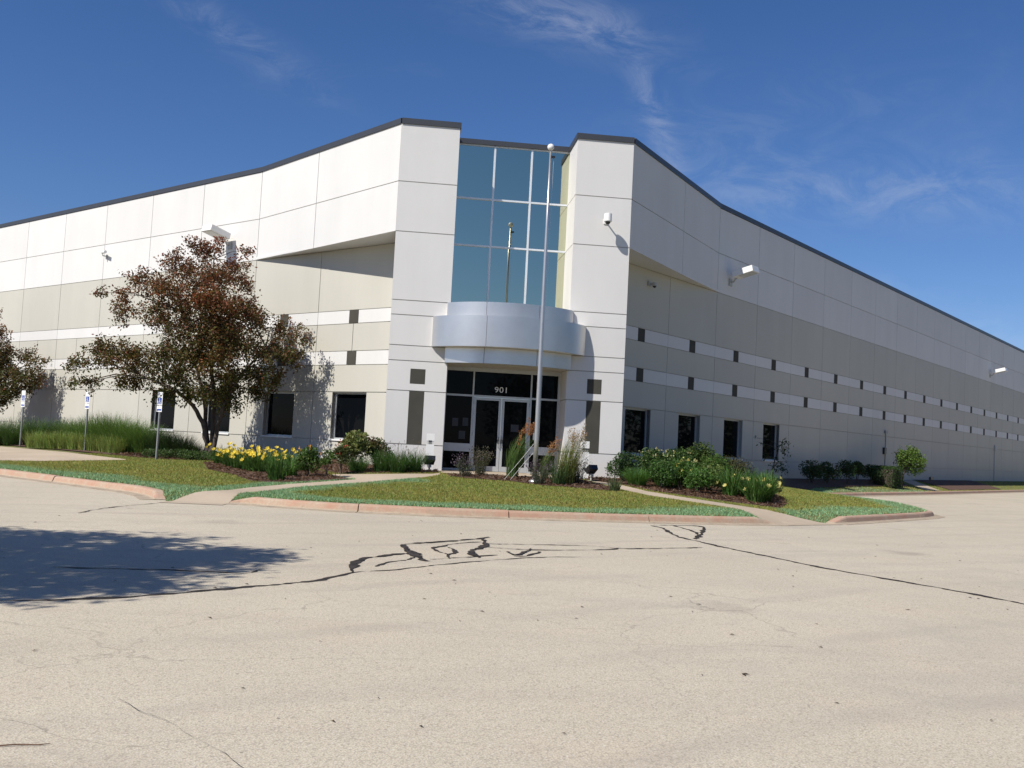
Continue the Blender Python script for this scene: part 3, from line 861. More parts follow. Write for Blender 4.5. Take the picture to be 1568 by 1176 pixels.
# small gear fixed to the long shaded wall
gear = MB(); wbox(gear, 1, 20.15, 20.45, 0.0, 0.12, 1.42, 1.78); gear.build('meter_box', M['black'], bld)
gear = MB(); wbox(gear, 1, 20.5, 20.56, 0.0, 0.05, 0.0, 2.55); wbox(gear, 1, 20.3, 20.62, 0.0, 0.10, 2.56, 2.72); gear.build('conduit', M['steel'], bld)
gear = MB(); wbox(gear, 1, 45.4, 45.5, 0.0, 0.07, 0.0, 2.7); wbox(gear, 1, 45.3, 45.8, 0.0, 0.12, 2.25, 2.6); gear.build('conduit', M['lamp_grey'], bld)
gear = MB(); wbox(gear, 1, 29.0, 29.6, 0.0, 0.10, 0.05, 0.22); gear.build('vent_grille', M['black'], bld)

# ---------------------------------------------------------------- things fixed to the walls
def wall_light(sd, t, z, label, rz=0.0):
    base = wp(sd, t, 0, z)
    ang = math.atan2(-S2, sd * S2)          # outward direction
    o = empty('wall_light', base, label, 'light', 'box floodlights high on the side walls', ang)
    # local x = outward, y = along wall
    MB().box(0.001, 0.05, -0.12, 0.12, -0.30, -0.02).build('wall_plate', M['lamp_grey'], o)
    MB().tube([(0.05, 0, -0.14), (0.16, 0, -0.14), (0.24, 0, -0.02), (0.30, 0, 0.02)], 0.035, 8).build('arm', M['lamp_grey'], o)
    t_ = R(13)
    def rot(x, y, zz): return (0.26 + x * math.cos(t_) - zz * math.sin(t_), y, x * math.sin(t_) + zz * math.cos(t_))
    w, l, h = 0.31, 0.88, 0.24
    def bx(x0, x1, y0, y1, z0, z1):
        return MB().hexa([rot(x0, y0, z0), rot(x1, y0, z0), rot(x1, y1, z0), rot(x0, y1, z0), rot(x0, y0, z1), rot(x1, y0, z1), rot(x1, y1, z1), rot(x0, y1, z1)])
    ob = bx(0, l, -w, w, 0, h).build('housing', M['lamp_white'], o)
    bv = ob.modifiers.new('bevel', 'BEVEL'); bv.width = 0.015; bv.segments = 2
    bx(0.22, l - 0.05, -w + 0.05, w - 0.05, -0.012, 0.004).build('lens', M['lens'], o)
    return o
wall_light(-1, 1.72, 8.14, 'white box floodlight on the sunlit wall above the red-brown tree')
wall_light(1, 1.05, 7.98, 'white box floodlight on the shaded wall beside the tower')
wall_light(1, 43.7, 7.9, 'white box floodlight at the distant end of the shaded wall')

def bullet_camera(loc, ang, label, L=0.42, k=1.0):
    o = empty('security_camera', loc, label, 'camera', 'security cameras', ang)
    MB().box(0.001, 0.03, -0.06 * k, 0.06 * k, -0.07 * k, 0.07 * k).build('wall_plate', M['lamp_white'], o)
    MB().tube([(0.03, 0, 0), (L * 0.6, 0, 0.02), (L * 0.85, 0, 0.06)], 0.022 * k, 8).build('arm', M['lamp_grey'], o)
    b = MB().tube([(L * 0.75, 0, 0.17 * k), (L * 0.8, 0, 0.16 * k), (L * 1.25, 0, 0.06 * k)], [0.07 * k, 0.085 * k, 0.085 * k], 14).build('housing', M['lamp_white'], o)
    MB().tube([(L * 1.252, 0, 0.06 * k), (L * 1.27, 0, 0.055 * k)], 0.06 * k, 12).build('lens', M['black'], o)
    return o
# dome camera on the right pier, hung from a short arm
o = empty('security_camera', (2.86, 0.0, 8.05), 'white pendant security camera on the right tower pier', 'camera', 'security cameras', -math.pi / 2)
MB().box(0.001, 0.03, -0.07, 0.07, -0.08, 0.08).build('wall_plate', M['lamp_white'], o)
MB().tube([(0.03, 0, 0), (0.32, 0, 0.03), (0.42, 0, 0.06)], 0.022, 8).build('arm', M['lamp_grey'], o)
MB().tube([(0.42, -0.02, 0.17), (0.42, -0.02, 0.15), (0.42, -0.02, -0.08), (0.42, -0.02, -0.10)], [0.06, 0.12, 0.125, 0.11], 16).build('housing', M['lamp_white'], o)
MB().sphere((0.42, -0.02, -0.10), 0.085, 12, 8).build('dome', M['black'], o, smooth=True)
pL = wp(-1, 10.75, 0, 8.28)
o = empty('security_camera', pL, 'small bullet camera on an arm high on the sunlit wall', 'camera', 'security cameras', math.atan2(-S2, -S2))
MB().box(0.001, 0.03, -0.06, 0.06, -0.08, 0.08).build('wall_plate', M['lamp_grey'], o)
MB().tube([(0.03, 0, 0.0), (0.22, 0, 0.0), (0.24, 0.0, 0.10)], 0.025, 8).build('arm', M['lamp_grey'], o)
MB().tube([(0.16, -0.16, 0.16), (0.17, -0.14, 0.16), (0.28, 0.32, 0.13)], [0.05, 0.065, 0.065], 12).build('housing', M['lamp_white'], o)
pR = wp(1, -5.15, 0, 6.75)
o = empty('security_camera', pR, 'grey dome camera under the overhang beside the right tower pier', 'camera', 'security cameras', math.atan2(-S2, S2))
MB().box(0.001, 0.06, -0.12, 0.06, -0.05, 0.12).build('wall_plate', M['lamp_grey'], o)
MB().tube([(0.06, 0, 0.02), (0.22, 0, 0.02)], 0.025, 8).build('arm', M['lamp_grey'], o)
MB().tube([(0.22, 0, 0.06), (0.22, 0, -0.06)], 0.085, 12).build('housing', M['lamp_grey'], o)
MB().sphere((0.22, 0, -0.06), 0.065, 12, 8).build('dome', M['black'], o, smooth=True)

# ---------------------------------------------------------------- flagpole
fx, fy = 0.53, -3.45
fz = hgt(fx, fy) + 0.03
fp_ = empty('flagpole', (fx, fy, fz), 'tall bare aluminium flagpole with ball finial before the glass doors', 'flagpole')
zt_ = 9.06 - fz
MB().tube([(0, 0, -0.2), (0, 0, 1.2), (0, 0, 4.0), (0, 0, 7.0), (0, 0, zt_)], [0.066, 0.064, 0.056, 0.044, 0.028], 20).build('pole', M['pole'], fp_, smooth=True)
MB().tube([(0, 0, -0.01), (0, 0, 0.05), (0, 0, 0.09)], [0.17, 0.16, 0.09], 20).build('base_collar', M['pole'], fp_, smooth=True)
MB().tube([(0, 0, zt_), (0, 0, zt_ + 0.06)], 0.022, 10).build('finial_stem', M['steel'], fp_)
MB().sphere((0, 0, zt_ + 0.14), 0.095, 16, 12).build('ball_finial', M['lamp_white'], fp_, smooth=True)
MB().box(-0.02, 0.13, -0.02, 0.02, zt_ - 0.16, zt_ - 0.10).build('pulley', M['black'], fp_)
MB().tube([(0.10, 0.03, zt_ - 0.15), (0.09, 0.04, 5.0), (0.07, 0.02, 1.15)], 0.0028, 5).build('halyard', M['rope'], fp_)
rp = MB()
for dx in (0.0, 0.11):
    rp.tube([(-0.07, -0.03, 1.05 - dx * 2.2), (-0.36 + dx * .3, -0.04, 0.66 - dx * 1.5), (-0.82 + dx * 1.5, 0.03, 0.05)], 0.0045, 6)
rp.build('loose_rope', M['rope'], fp_)
MB().box(-0.10, -0.06, -0.02, 0.02, 1.15, 1.35).build('cleat', M['steel'], fp_)

# ---------------------------------------------------------------- bollard lights and ground floodlights
for (x, y, lab, zt2) in ((-2.26, -0.62, 'white square bollard light at the foot of the left pier', 0.0), (2.27, -1.35, 'white square bollard light at the foot of the right pier', 0.0)):
    z = hgt(x, y) + 0.03
    o = empty('bollard_light', (x, y, z), lab, 'bollard', 'white bollard lights')
    w = 0.115
    MB().box(-w, w, -w, w, -0.1, 0.78).build('post', M['lamp_white'], o)
    lo = MB()
    for zz in (0.79, 0.825, 0.86): lo.box(-w + .02, w - .02, -w + .02, w - .02, zz, zz + 0.012)
    lo.box(-0.05, 0.05, -0.05, 0.05, 0.78, 0.9)
    lo.build('louvre', M['lamp_grey'], o)
    MB().box(-w, w, -w, w, 0.895, 1.10).build('cap', M['lamp_white'], o)
for (x, y, lab, rz) in ((-2.27, -1.20, 'black ground floodlight in front of the left bollard', 0.25), (2.38, -1.95, 'black ground floodlight in front of the right bollard', 0.5)):
    z = hgt(x, y) + 0.03
    o = empty('ground_floodlight', (x, y, z), lab, 'floodlight', 'black ground floodlights', rz); o.scale = (0.82, 0.82, 0.92)
    MB().tube([(0, 0, -0.05), (0, 0, 0.22)], 0.035, 10).build('stake', M['lamp_grey'], o)
    MB().box(-0.06, 0.06, -0.06, 0.06, 0.12, 0.20).build('junction_box', M['lamp_grey'], o)
    t_ = R(-38)
    def rt(x, y, zz): return (x, y * math.cos(t_) - zz * math.sin(t_), 0.36 + y * math.sin(t_) + zz * math.cos(t_))
    def hb(x0, x1, y0, y1, z0, z1, k=1.0):
        return MB().hexa([rt(x0, y0, z0), rt(x1, y0, z0), rt(x1, y1, z0), rt(x0, y1, z0), rt(x0 * k, y0 * k, z1), rt(x1 * k, y0 * k, z1), rt(x1 * k, y1 * k, z1), rt(x0 * k, y1 * k, z1)])
    hs = hb(-0.17, 0.17, -0.13, 0.13, -0.10, 0.06, 1.12).build('housing', M['black'], o)
    hb(-0.16, 0.16, -0.125, 0.125, 0.062, 0.07).build('lens', M['glass'], o)
    hb(-0.19, 0.19, 0.145, 0.165, 0.0, 0.14).build('visor', M['black'], o)
    MB().box(-0.02, 0.02, -0.02, 0.02, 0.20, 0.36).build('bracket', M['black'], o)

# ---------------------------------------------------------------- accessible parking signs
def parking_sign(x, y, lab, lean):
    z = hgt(x, y)
    o = empty('parking_sign', (x, y, z), lab, 'sign', 'accessible parking signs', math.atan2(-S2, -S2) + math.pi / 2)
    o.rotation_euler[1] = lean; o.scale = (1, 1, 0.94)
    # local -y faces the parking bays
    MB().box(-0.03, 0.03, 0.0, 0.045, -0.2, 2.35).build('post', M['steel'], o)
    pl_ = MB().box(-0.15, 0.15, -0.006, -0.001, 1.88, 2.34).build('sign_plate', M['sign_white'], o)
    MB().box(-0.11, 0.11, -0.009, -0.007, 1.92, 2.14).build('blue_field', M['sign_blue'], pl_)
    wc = MB()
    yy = -0.011
    def strip(p, wd):
        for (a, b) in zip(p[:-1], p[1:]):
            d = Vector((b[0] - a[0], b[1] - a[1])).normalized() * wd; n = Vector((-d.y, d.x))
            k = len(wc.v)
            wc.v += [(a[0] + n.x - d.x * .5, yy, a[1] + n.y - d.y * .5), (a[0] - n.x - d.x * .5, yy, a[1] - n.y - d.y * .5), (b[0] - n.x + d.x * .5, yy, b[1] - n.y + d.y * .5), (b[0] + n.x + d.x * .5, yy, b[1] + n.y + d.y * .5)]
            wc.f.append((k, k + 1, k + 2, k + 3))
    strip([(-0.02 + 0.052 * math.cos(R(a)), 1.985 + 0.052 * math.sin(R(a))) for a in range(130, 345, 18)], 0.008)
    strip([(-0.022, 2.075), (-0.012, 2.0), (0.035, 2.0), (0.06, 1.945), (0.078, 1.95)], 0.009)
    strip([(-0.018, 2.045), (0.03, 2.045)], 0.007)
    strip([(-0.026, 2.098), (-0.022, 2.112)], 0.012)
    wc.build('wheelchair_symbol', M['sign_white'], pl_)
    MB().box(-0.15, 0.15, -0.006, -0.001, 1.66, 1.86).build('fine_plate', M['sign_white'], o)
    MB().box(-0.12, 0.12, -0.009, -0.007, 1.70, 1.76).build('printed_line', M['sign_blue'], o)
parking_sign(-17.9, 10.35, 'accessible parking sign before the shadow of the outer tree', R(0.6))
parking_sign(-14.63, 7.6, 'accessible parking sign in the middle, beside low pale grass clumps', R(-0.4))
parking_sign(-10.95, 2.86, 'accessible parking sign beside the red-brown tree, before a window', R(0.3))

# ---------------------------------------------------------------- plants
def vcol(n_items, per, base, var=0.25, hue=0.12, r=None):
    r = r or rng
    base = np.asarray(base, float)
    if base.ndim == 1: base = np.repeat(base[None], n_items, 0)
    k = 1 + var * (r.random((n_items, 1)) * 2 - 1)
    h = 1 + hue * (r.random((n_items, 3)) * 2 - 1)
    return np.repeat(np.clip(base * k * h, 0, 1), per, 0)

def leaf_arrays(P, size, r, droop=0.2, aspect=0.5):
    """diamond leaves at points P"""
    n = len(P)
    d = r.normal(size=(n, 3)); d[:, 2] -= droop
    d /= np.linalg.norm(d, axis=1, keepdims=True)
    u = np.cross(d, r.normal(size=(n, 3))); u /= np.linalg.norm(u, axis=1, keepdims=True) + 1e-9
    sz = size * (0.65 + 0.7 * r.random((n, 1)))
    V = np.stack([P, P + d * sz * 0.5 + u * sz * aspect * 0.5, P + d * sz, P + d * sz * 0.5 - u * sz * aspect * 0.5], 1).reshape(-1, 3)
    F = np.arange(4 * n).reshape(n, 4)
    return V, F

def blade_arrays(n, r, r0, height, spread, width, seg=4, hv=0.35, lean=(0.0, 0.0), curl=1.0):
    """arching blades; the outer ones lean out and stay lower, so the clump is a dome"""
    az = r.random(n) * 2 * np.pi
    rad = r0 * np.sqrt(r.random(n))
    bx, by = rad * np.cos(az), rad * np.sin(az)
    az2 = az + r.normal(size=n) * 0.6
    ln = np.clip(0.25 * r.random(n) + 0.85 * r.random(n) ** 0.75, 0.03, 1.15)
    H = height * (1 - hv + hv * 1.25 * r.random(n)) * (1 - 0.38 * ln ** 2 * min(curl, 1.6))
    Sp = spread * ln * (0.8 + 0.5 * r.random(n))
    dr = curl * (0.15 + 0.75 * ln * r.random(n))
    w = width * (0.7 + 0.6 * r.random(n))
    kink = r.normal(size=n) * 0.10
    V = []
    for j in range(seg + 1):
        t = j / seg
        z = H * (t * (1 + dr * 0.75) - dr * 0.75 * t ** 2.6)
        out = Sp * (0.35 * t + 0.65 * t ** 1.9)
        aa = az2 + kink * t * 4
        cx = bx + out * np.cos(aa) + lean[0] * t * t * H
        cy = by + out * np.sin(aa) + lean[1] * t * t * H
        ww = w * (1 - t) ** 0.6 * 0.5 + 0.0008
        V.append(np.stack([cx - ww * np.sin(az2), cy + ww * np.cos(az2), z], 1))
        V.append(np.stack([cx + ww * np.sin(az2), cy - ww * np.cos(az2), z], 1))
    V = np.stack(V, 1)                       # n, 2(seg+1), 3
    k = 2 * (seg + 1)
    F = np.array([[2 * j, 2 * j + 1, 2 * j + 3, 2 * j + 2] for j in range(seg)])
    F = (np.arange(n)[:, None, None] * k + F[None]).reshape(-1, 4)
    tips = V[:, -1, :].copy()
    return V.reshape(-1, 3), F, k, tips

def join_arrays(parts):
    Vs, Fs, Cs = [], [], []; n = 0
    for V, F, C in parts:
        Vs.append(V); Fs.append(F + n); Cs.append(C); n += len(V)
    return np.concatenate(Vs), np.concatenate(Fs), np.concatenate(Cs)

GREEN = (0.060, 0.105, 0.022)
def grass_clump(x, y, label, group, name='ornamental_grass', h=0.8, spread=0.45, r0=0.18, n=170, col=GREEN, width=0.016, plume=None, plume_n=12, lean=(0, 0), seed_stems=0, cat='grass', ph=1.15):
    z = hgt(x, y) + 0.03
    o = empty(name, (x, y, z), label, cat, group)
    n = int(n * 1.5)
    V, F, k, tips = blade_arrays(n, rng, r0, h * 1.08, spread * 1.25, width * 0.9, 5, lean=lean, curl=1.0)
    array_mesh('foliage', V, F, M['blade'], vcol(n, k, tuple(c * 1.55 for c in col), 0.42, 0.18), o)
    if plume or seed_stems:
        m = plume_n if plume else seed_stems
        V, F, k, tips = blade_arrays(m, rng, r0 * 0.7, h * ph, spread * 0.45, 0.006, 4, 0.18, lean)
        parts = [(V, F, vcol(m, k, (0.16, 0.14, 0.06), 0.2))]
        pc = plume or (0.13, 0.10, 0.075)
        L = 0.30 if plume else 0.07
        for tp in tips:
            q = 46 if plume else 7
            s_ = rng.random(q)
            d = np.array([lean[0] * 0.8, lean[1], 1.0]); d /= np.linalg.norm(d)
            P = tp - d * (s_[:, None] * L) + rng.normal(size=(q, 3)) * (0.022 if plume else 0.008) * (0.4 + np.sin(np.pi * s_))[:, None]
            lv, lf = leaf_arrays(P, 0.055 if plume else 0.03, rng, -0.9, 0.35)
            parts.append((lv, lf, vcol(q, 4, pc, 0.3)))
        V, F, C = join_arrays(parts)
        array_mesh('plumes' if plume else 'seed_heads', V, F, M['blade'], C, o)
    return o

def daylily(x, y, label, group, h=0.62, n=95, flowers=9, fcol=(0.80, 0.62, 0.08), fh=0.82, spread=0.50):
    z = hgt(x, y) + 0.03
    o = empty('daylily', (x, y, z), label, 'flower', group)
    n = int(n * 1.7)
    V, F, k, _ = blade_arrays(n, rng, 0.20, h * 1.15, spread, 0.024, 5, 0.45, curl=1.3)
    array_mesh('foliage', V, F, M['blade'], vcol(n, k, (0.065, 0.135, 0.026), 0.4, 0.15), o)
    if flowers:
        V, F, k, tips = blade_arrays(flowers, rng, 0.24, fh, 0.34, 0.012, 3, 0.42)
        stems = [(V, F, vcol(flowers, k, (0.07, 0.11, 0.03), 0.2))]
        V, F, C = join_arrays(stems); array_mesh('stems', V, F, M['blade'], C, o)
        pv, pf, pc = [], [], []; c = 0
        for tp in tips:
            ax = np.array([rng.normal() * .5, -0.6 + rng.normal() * .4, 0.6]); ax /= np.linalg.norm(ax)
            a = np.cross(ax, [0.3, 0.2, 1.0]); a /= np.linalg.norm(a); b = np.cross(ax, a)
            cc = np.clip(np.array(fcol) * (0.8 + 0.4 * rng.random()), 0, 1)
            for q in range(6):
                t = q * np.pi / 3 + 0.2
                r1 = a * np.cos(t) + b * np.sin(t); sd = -a * np.sin(t) + b * np.cos(t)
                Lp = 0.072
                pv += [tp, tp + ax * Lp * .6 + r1 * Lp * .45 + sd * .026, tp + ax * Lp * .75 + r1 * Lp * 1.0, tp + ax * Lp * .6 + r1 * Lp * .45 - sd * .026]
                pf.append([c, c + 1, c + 2, c + 3]); c += 4; pc += [cc] * 4
        array_mesh('petals', pv, pf, M['leaf'], np.array(pc), o)['kind'] = 'stuff'
    return o

def shrub(x, y, label, group=None, name='shrub', h=1.0, rx=0.5, n=1600, leaf=0.06, col=GREEN, lobes=7, flowers=None, nf=12, zlow=0.12, cat='shrub', topcol=None, z=None, stems=5, var=0.35):
    zz = hgt(x, y) + 0.03 if z is None else z
    n = int(n * 1.8); leaf *= 1.2; col = tuple(c * 1.2 for c in col)
    o = empty(name, (x, y, zz), label, cat, group)
    P = []
    cs = []
    for i in range(lobes):
        a = 2 * math.pi * i / lobes + rnd.random()
        rr = rx * (0.25 + 0.4 * rnd.random())
        cs.append((rr * math.cos(a), rr * math.sin(a), h * (0.38 + 0.36 * rnd.random()), rx * (0.38 + 0.3 * rnd.random())))
    cs.append((0, 0, h * 0.72, rx * 0.55))
    tot = sum(c[3] ** 2 for c in cs)
    for (cx, cy, cz, cr) in cs:
        m = int(n * cr * cr / tot)
        d = rng.normal(size=(m, 3)); d /= np.linalg.norm(d, axis=1, keepdims=True)
        q = np.array([cx, cy, cz]) + d * cr * (0.55 + 0.55 * rng.random((m, 1)) ** 0.7) * np.array([1, 1, 0.9])
        P.append(q)
    P = np.concatenate(P); P = P[(P[:, 2] > zlow) & (P[:, 2] < h * 1.08)]
    V, F = leaf_arrays(P, leaf, rng, 0.0, 0.55)
    c0 = np.repeat(np.array(col)[None], len(P), 0)
    if topcol is not None:
        k = np.clip((P[:, 2:3] / h - 0.55) * 2.6, 0, 1) * (rng.random((len(P), 1)) > 0.35)
        c0 = c0 * (1 - k) + np.array(topcol) * k
    array_mesh('foliage', V, F, M['leaf'], vcol(len(P), 4, c0, var, 0.15), o)
    mb = MB()
    for i in range(stems):
        c = cs[i % len(cs)]
        mb.tube([(rnd.uniform(-.05, .05), rnd.uniform(-.05, .05), -0.05), (c[0] * .4, c[1] * .4, c[2] * .5), (c[0], c[1], c[2])], [0.014, 0.010, 0.005], 5)
    mb.build('stems', M['bark'], o)
    if flowers is not None:
        m = nf
        d = rng.normal(size=(m, 3)); d[:, 2] = np.abs(d[:, 2]); d[:, 1] -= 0.5; d /= np.linalg.norm(d, axis=1, keepdims=True)
        Q = np.array([0, 0, h * 0.6]) + d * np.array([rx * .95, rx * .95, h * 0.42])
        Q = np.repeat(Q, 7, 0) + rng.normal(size=(m * 7, 3)) * 0.022
        V, F = leaf_arrays(Q, 0.05, rng, -0.2, 0.8)
        array_mesh('petals', V, F, M['leaf'], vcol(m * 7, 4, flowers, 0.2, 0.1), o)['kind'] = 'stuff'
    return o

def spiky(x, y, label, group, h=0.65, rx=0.34, n=70, col=(0.085, 0.10, 0.065), head=(0.13, 0.095, 0.13)):
    """sage-like clump: upright stems with small leaves and a flower spike"""
    z = hgt(x, y) + 0.03
    o = empty('sage', (x, y, z), label, 'plant', group)
    V, F, k, tips = blade_arrays(n, rng, rx * 0.45, h, rx, 0.007, 4, 0.35, curl=0.3)
    parts = [(V, F, vcol(n, k, (0.08, 0.08, 0.05), 0.2))]
    hp = []
    Vr = V.reshape(n, k, 3)
    for i in range(n):
        q = 16
        s_ = rng.random(q) * 4
        j = np.minimum(s_.astype(int), 3); f = (s_ - j)[:, None]
        P = Vr[i, 2 * j] * (1 - f) + Vr[i, 2 * j + 2] * f + rng.normal(size=(q, 3)) * 0.012
        lv, lf = leaf_arrays(P, 0.045, rng, -0.4, 0.4)
        cc = np.where((s_ > 2.9)[:, None], np.array(head)[None], np.array(col)[None])
        parts.append((lv, lf, vcol(q, 4, cc, 0.3)))
    V, F, C = join_arrays(parts)
    array_mesh('foliage', V, F, M['leaf'], C, o)
    return o

# left daylily bed
grp = 'yellow daylilies in the bed beside the left path'
for i, (x, y, nf, h) in enumerate(((-8.59, 1.1, 8, .62), (-8.2, 0.35, 9, .62), (-8.0, -0.3, 10, .64), (-7.7, -0.95, 11, .66), (-7.39, -1.58, 12, .66), (-7.15, -1.95, 11, .64), (-6.93, -2.28, 8, .62), (-6.78, -0.69, 9, .66), (-6.5, -1.3, 8, .62), (-6.26, -1.68, 5, .6), (-5.96, -1.9, 3, .6))):
    daylily(x, y, 'yellow daylily clump in the bed between lawn and left path', grp, h * .80, 100, nf, fh=h * .80 + .10)
daylily(-6.14, -5.07, 'leafy daylily clump without flowers at the path-side tip of the left bed', None, 0.60, 110, 0, spread=0.34)
daylily(-6.0, -3.7, 'low daylily clump with one pale bloom behind the bed tip', None, 0.55, 80, 1, (0.75, 0.65, 0.12), 0.62)
shrub(-5.5, -3.74, 'rose bush with one yellow bloom beside the left path', h=0.85, rx=0.34, n=900, leaf=0.06, flowers=(0.75, 0.35, 0.08), nf=3)
shrub(-5.02, -3.80, 'small bare-stemmed rose bush at the corner of the left path', h=0.80, rx=0.24, n=520, leaf=0.055, zlow=0.35)
shrub(-4.72, -2.66, 'rose bush with pink red blooms behind the left path', h=0.85, rx=0.30, n=650, leaf=0.055, col=(0.06, 0.075, 0.022), flowers=(0.55, 0.10, 0.06), nf=6, zlow=0.3)
o = empty('path_marker', (-4.83, -4.0, hgt(-4.83, -4.0) + .03), 'pair of thin dark stakes in the mulch by the left path', 'stake')
MB().tube([(-0.05, 0, -0.1), (-0.05, 0, 0.42)], 0.012, 6).build('stake', M['rust'], o); MB().tube([(0.05, 0, -0.1), (0.05, 0, 0.42)], 0.012, 6).build('stake', M['rust'], o)
MB().box(-0.07, 0.07, -0.02, 0.02, 0.40, 0.46).build('crossbar', M['rust'], o)
shrub(-4.43, -1.35, 'tall yellow green shrub below the window nearest the tower', h=1.22, rx=0.46, n=1500, leaf=0.08, col=(0.13, 0.15, 0.045))
shrub(-3.80, -1.25, 'dark green shrub with bronze tips beside the left pier', h=1.02, rx=0.42, n=1400, leaf=0.06, col=(0.05, 0.08, 0.022), topcol=(0.14, 0.055, 0.03))
for i, (x, y, h) in enumerate(((-4.3, -1.9, .5), (-3.62, -1.85, .66), (-3.2, -1.98, .68), (-2.74, -1.66, .68))):
    grass_clump(x, y, 'dense dark green grass mound with thin seed stems before the left pier', 'grass mounds before the left pier', 'grass_mound', h * .9, 0.44, 0.22, 330, (0.040, 0.088, 0.020), 0.010, seed_stems=16, ph=1.6)
# centre bed
spiky(-1.30, -2.50, 'grey purple sage clump at the left end of the entrance bed', 'sage clumps', 0.62, 0.36)
spiky(-0.85, -1.90, 'taller grey green sage clump before the left door', 'sage clumps', 0.85, 0.36, 80, (0.10, 0.105, 0.05), (0.13, 0.115, 0.08))
grass_clump(0.06, -2.10, 'leaning feather reed grass with orange plumes before the right door', 'feather reed grasses', 'reed_grass', 1.15, 0.30, 0.16, 190, (0.055, 0.095, 0.022), 0.012, plume=(0.36, 0.16, 0.06), plume_n=15, lean=(0.30, 0), ph=1.5)
spiky(0.62, -3.80, 'purple sage clump at the foot of the flagpole', 'sage clumps', 0.66, 0.36)
grass_clump(1.00, -2.00, 'small reed grass with orange plumes behind the flagpole', 'feather reed grasses', 'reed_grass', 0.85, 0.22, 0.12, 90, (0.06, 0.09, 0.025), 0.011, plume=(0.33, 0.16, 0.07), plume_n=9, lean=(0.28, 0), ph=1.5)
grass_clump(1.42, -3.3, 'tall reed grass with pale tan plumes before the right pier', 'feather reed grasses', 'reed_grass', 1.25, 0.38, 0.22, 240, (0.105, 0.12, 0.03), 0.012, plume=(0.38, 0.28, 0.18), plume_n=18, lean=(0.20, 0), ph=1.4)
grass_clump(1.15, -3.6, 'dark low grass tuft beside the tall pale reed grass', None, 'grass_mound', 0.62, 0.30, 0.2, 150, (0.045, 0.075, 0.025), 0.013)
spiky(1.80, -3.0, 'grey green sage clump beside the right bollard light', 'sage clumps', 0.72, 0.32, 70, (0.09, 0.10, 0.05), (0.11, 0.09, 0.08))
grass_clump(2.50, -4.60, 'small grass tuft at the right tip of the entrance bed', None, 'grass_mound', 0.34, 0.20, 0.14, 90, (0.055, 0.075, 0.03), 0.013)
# right bed
shrub(3.55, -1.05, 'dark green bush against the foot of the right pier', h=0.85, rx=0.50, n=1600, leaf=0.05, col=(0.040, 0.075, 0.020))
shrub(4.65, -0.30, 'broad green bush with pale blossoms beside the right pier', h=1.02, rx=0.62, n=2200, leaf=0.06, col=(0.050, 0.090, 0.022), flowers=(0.55, 0.52, 0.25), nf=18)
shrub(5.55, 0.20, 'rounded green bush with pale blossoms in the middle of the right bed', h=1.08, rx=0.62, n=2200, leaf=0.06, col=(0.052, 0.095, 0.022), flowers=(0.55, 0.52, 0.25), nf=14)
shrub(6.75, 0.0, 'leafy mid-green bush between the tallest bush and the pale daylilies', h=1.0, rx=0.55, n=1900, leaf=0.06, col=(0.065, 0.115, 0.024))
shrub(5.75, -2.35, 'low leafy yellow green bush among the fine grass mounds', h=0.72, rx=0.45, n=1500, leaf=0.06, col=(0.085, 0.125, 0.028))
shrub(4.22, -2.85, 'rounded deep green bush at the path side of the right bed', h=0.74, rx=0.46, n=1700, leaf=0.05, col=(0.045, 0.095, 0.020))
shrub(5.12, -3.40, 'rounded bright green bush on open mulch in the right bed', h=0.70, rx=0.42, n=1600, leaf=0.05, col=(0.058, 0.12, 0.022))
shrub(4.95, -2.25, 'rounded green bush with yellow buds behind the mulch gap in the right bed', h=0.84, rx=0.46, n=1700, leaf=0.055, col=(0.055, 0.11, 0.022), flowers=(0.5, 0.45, 0.10), nf=8)
shrub(6.55, 1.00, 'tallest green bush in the right bed below the shaded windows', h=1.36, rx=0.72, n=2500, leaf=0.065, col=(0.050, 0.090, 0.020), topcol=(0.09, 0.12, 0.03))
shrub(7.75, 1.20, 'brown green rounded bush beside the tallest bush', h=0.92, rx=0.62, n=2200, leaf=0.045, col=(0.060, 0.060, 0.022))
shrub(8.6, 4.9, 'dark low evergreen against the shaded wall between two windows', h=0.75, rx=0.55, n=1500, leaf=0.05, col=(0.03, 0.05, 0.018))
for (x, y, h) in ((3.62, -2.45, .62), (4.55, -1.9, .95), (5.28, -1.3, 1.0)):
    grass_clump(x, y, 'bright green fine grass mound in the right bed', 'fine grass mounds in the right bed', 'grass_mound', h * .80, 0.46, 0.24, 480, (0.056, 0.12, 0.022), 0.010)
for (x, y, nf) in ((5.99, -3.57, 3), (6.35, -2.6, 3), (6.1, -5.2, 2), (6.55, -4.6, 4), (6.9, -3.7, 5), (7.2, -2.86, 4), (6.6, -3.3, 3)):
    daylily(x, y, 'daylily clump with few pale yellow blooms in the right bed', 'pale daylilies in the right bed', 0.72, 120, nf, (0.70, 0.62, 0.22), 0.66, 0.60)
shrub(7.75, -2.25, 'small burgundy leaved plant at the edge of the right bed', h=0.42, rx=0.30, n=420, leaf=0.05, col=(0.085, 0.045, 0.025))
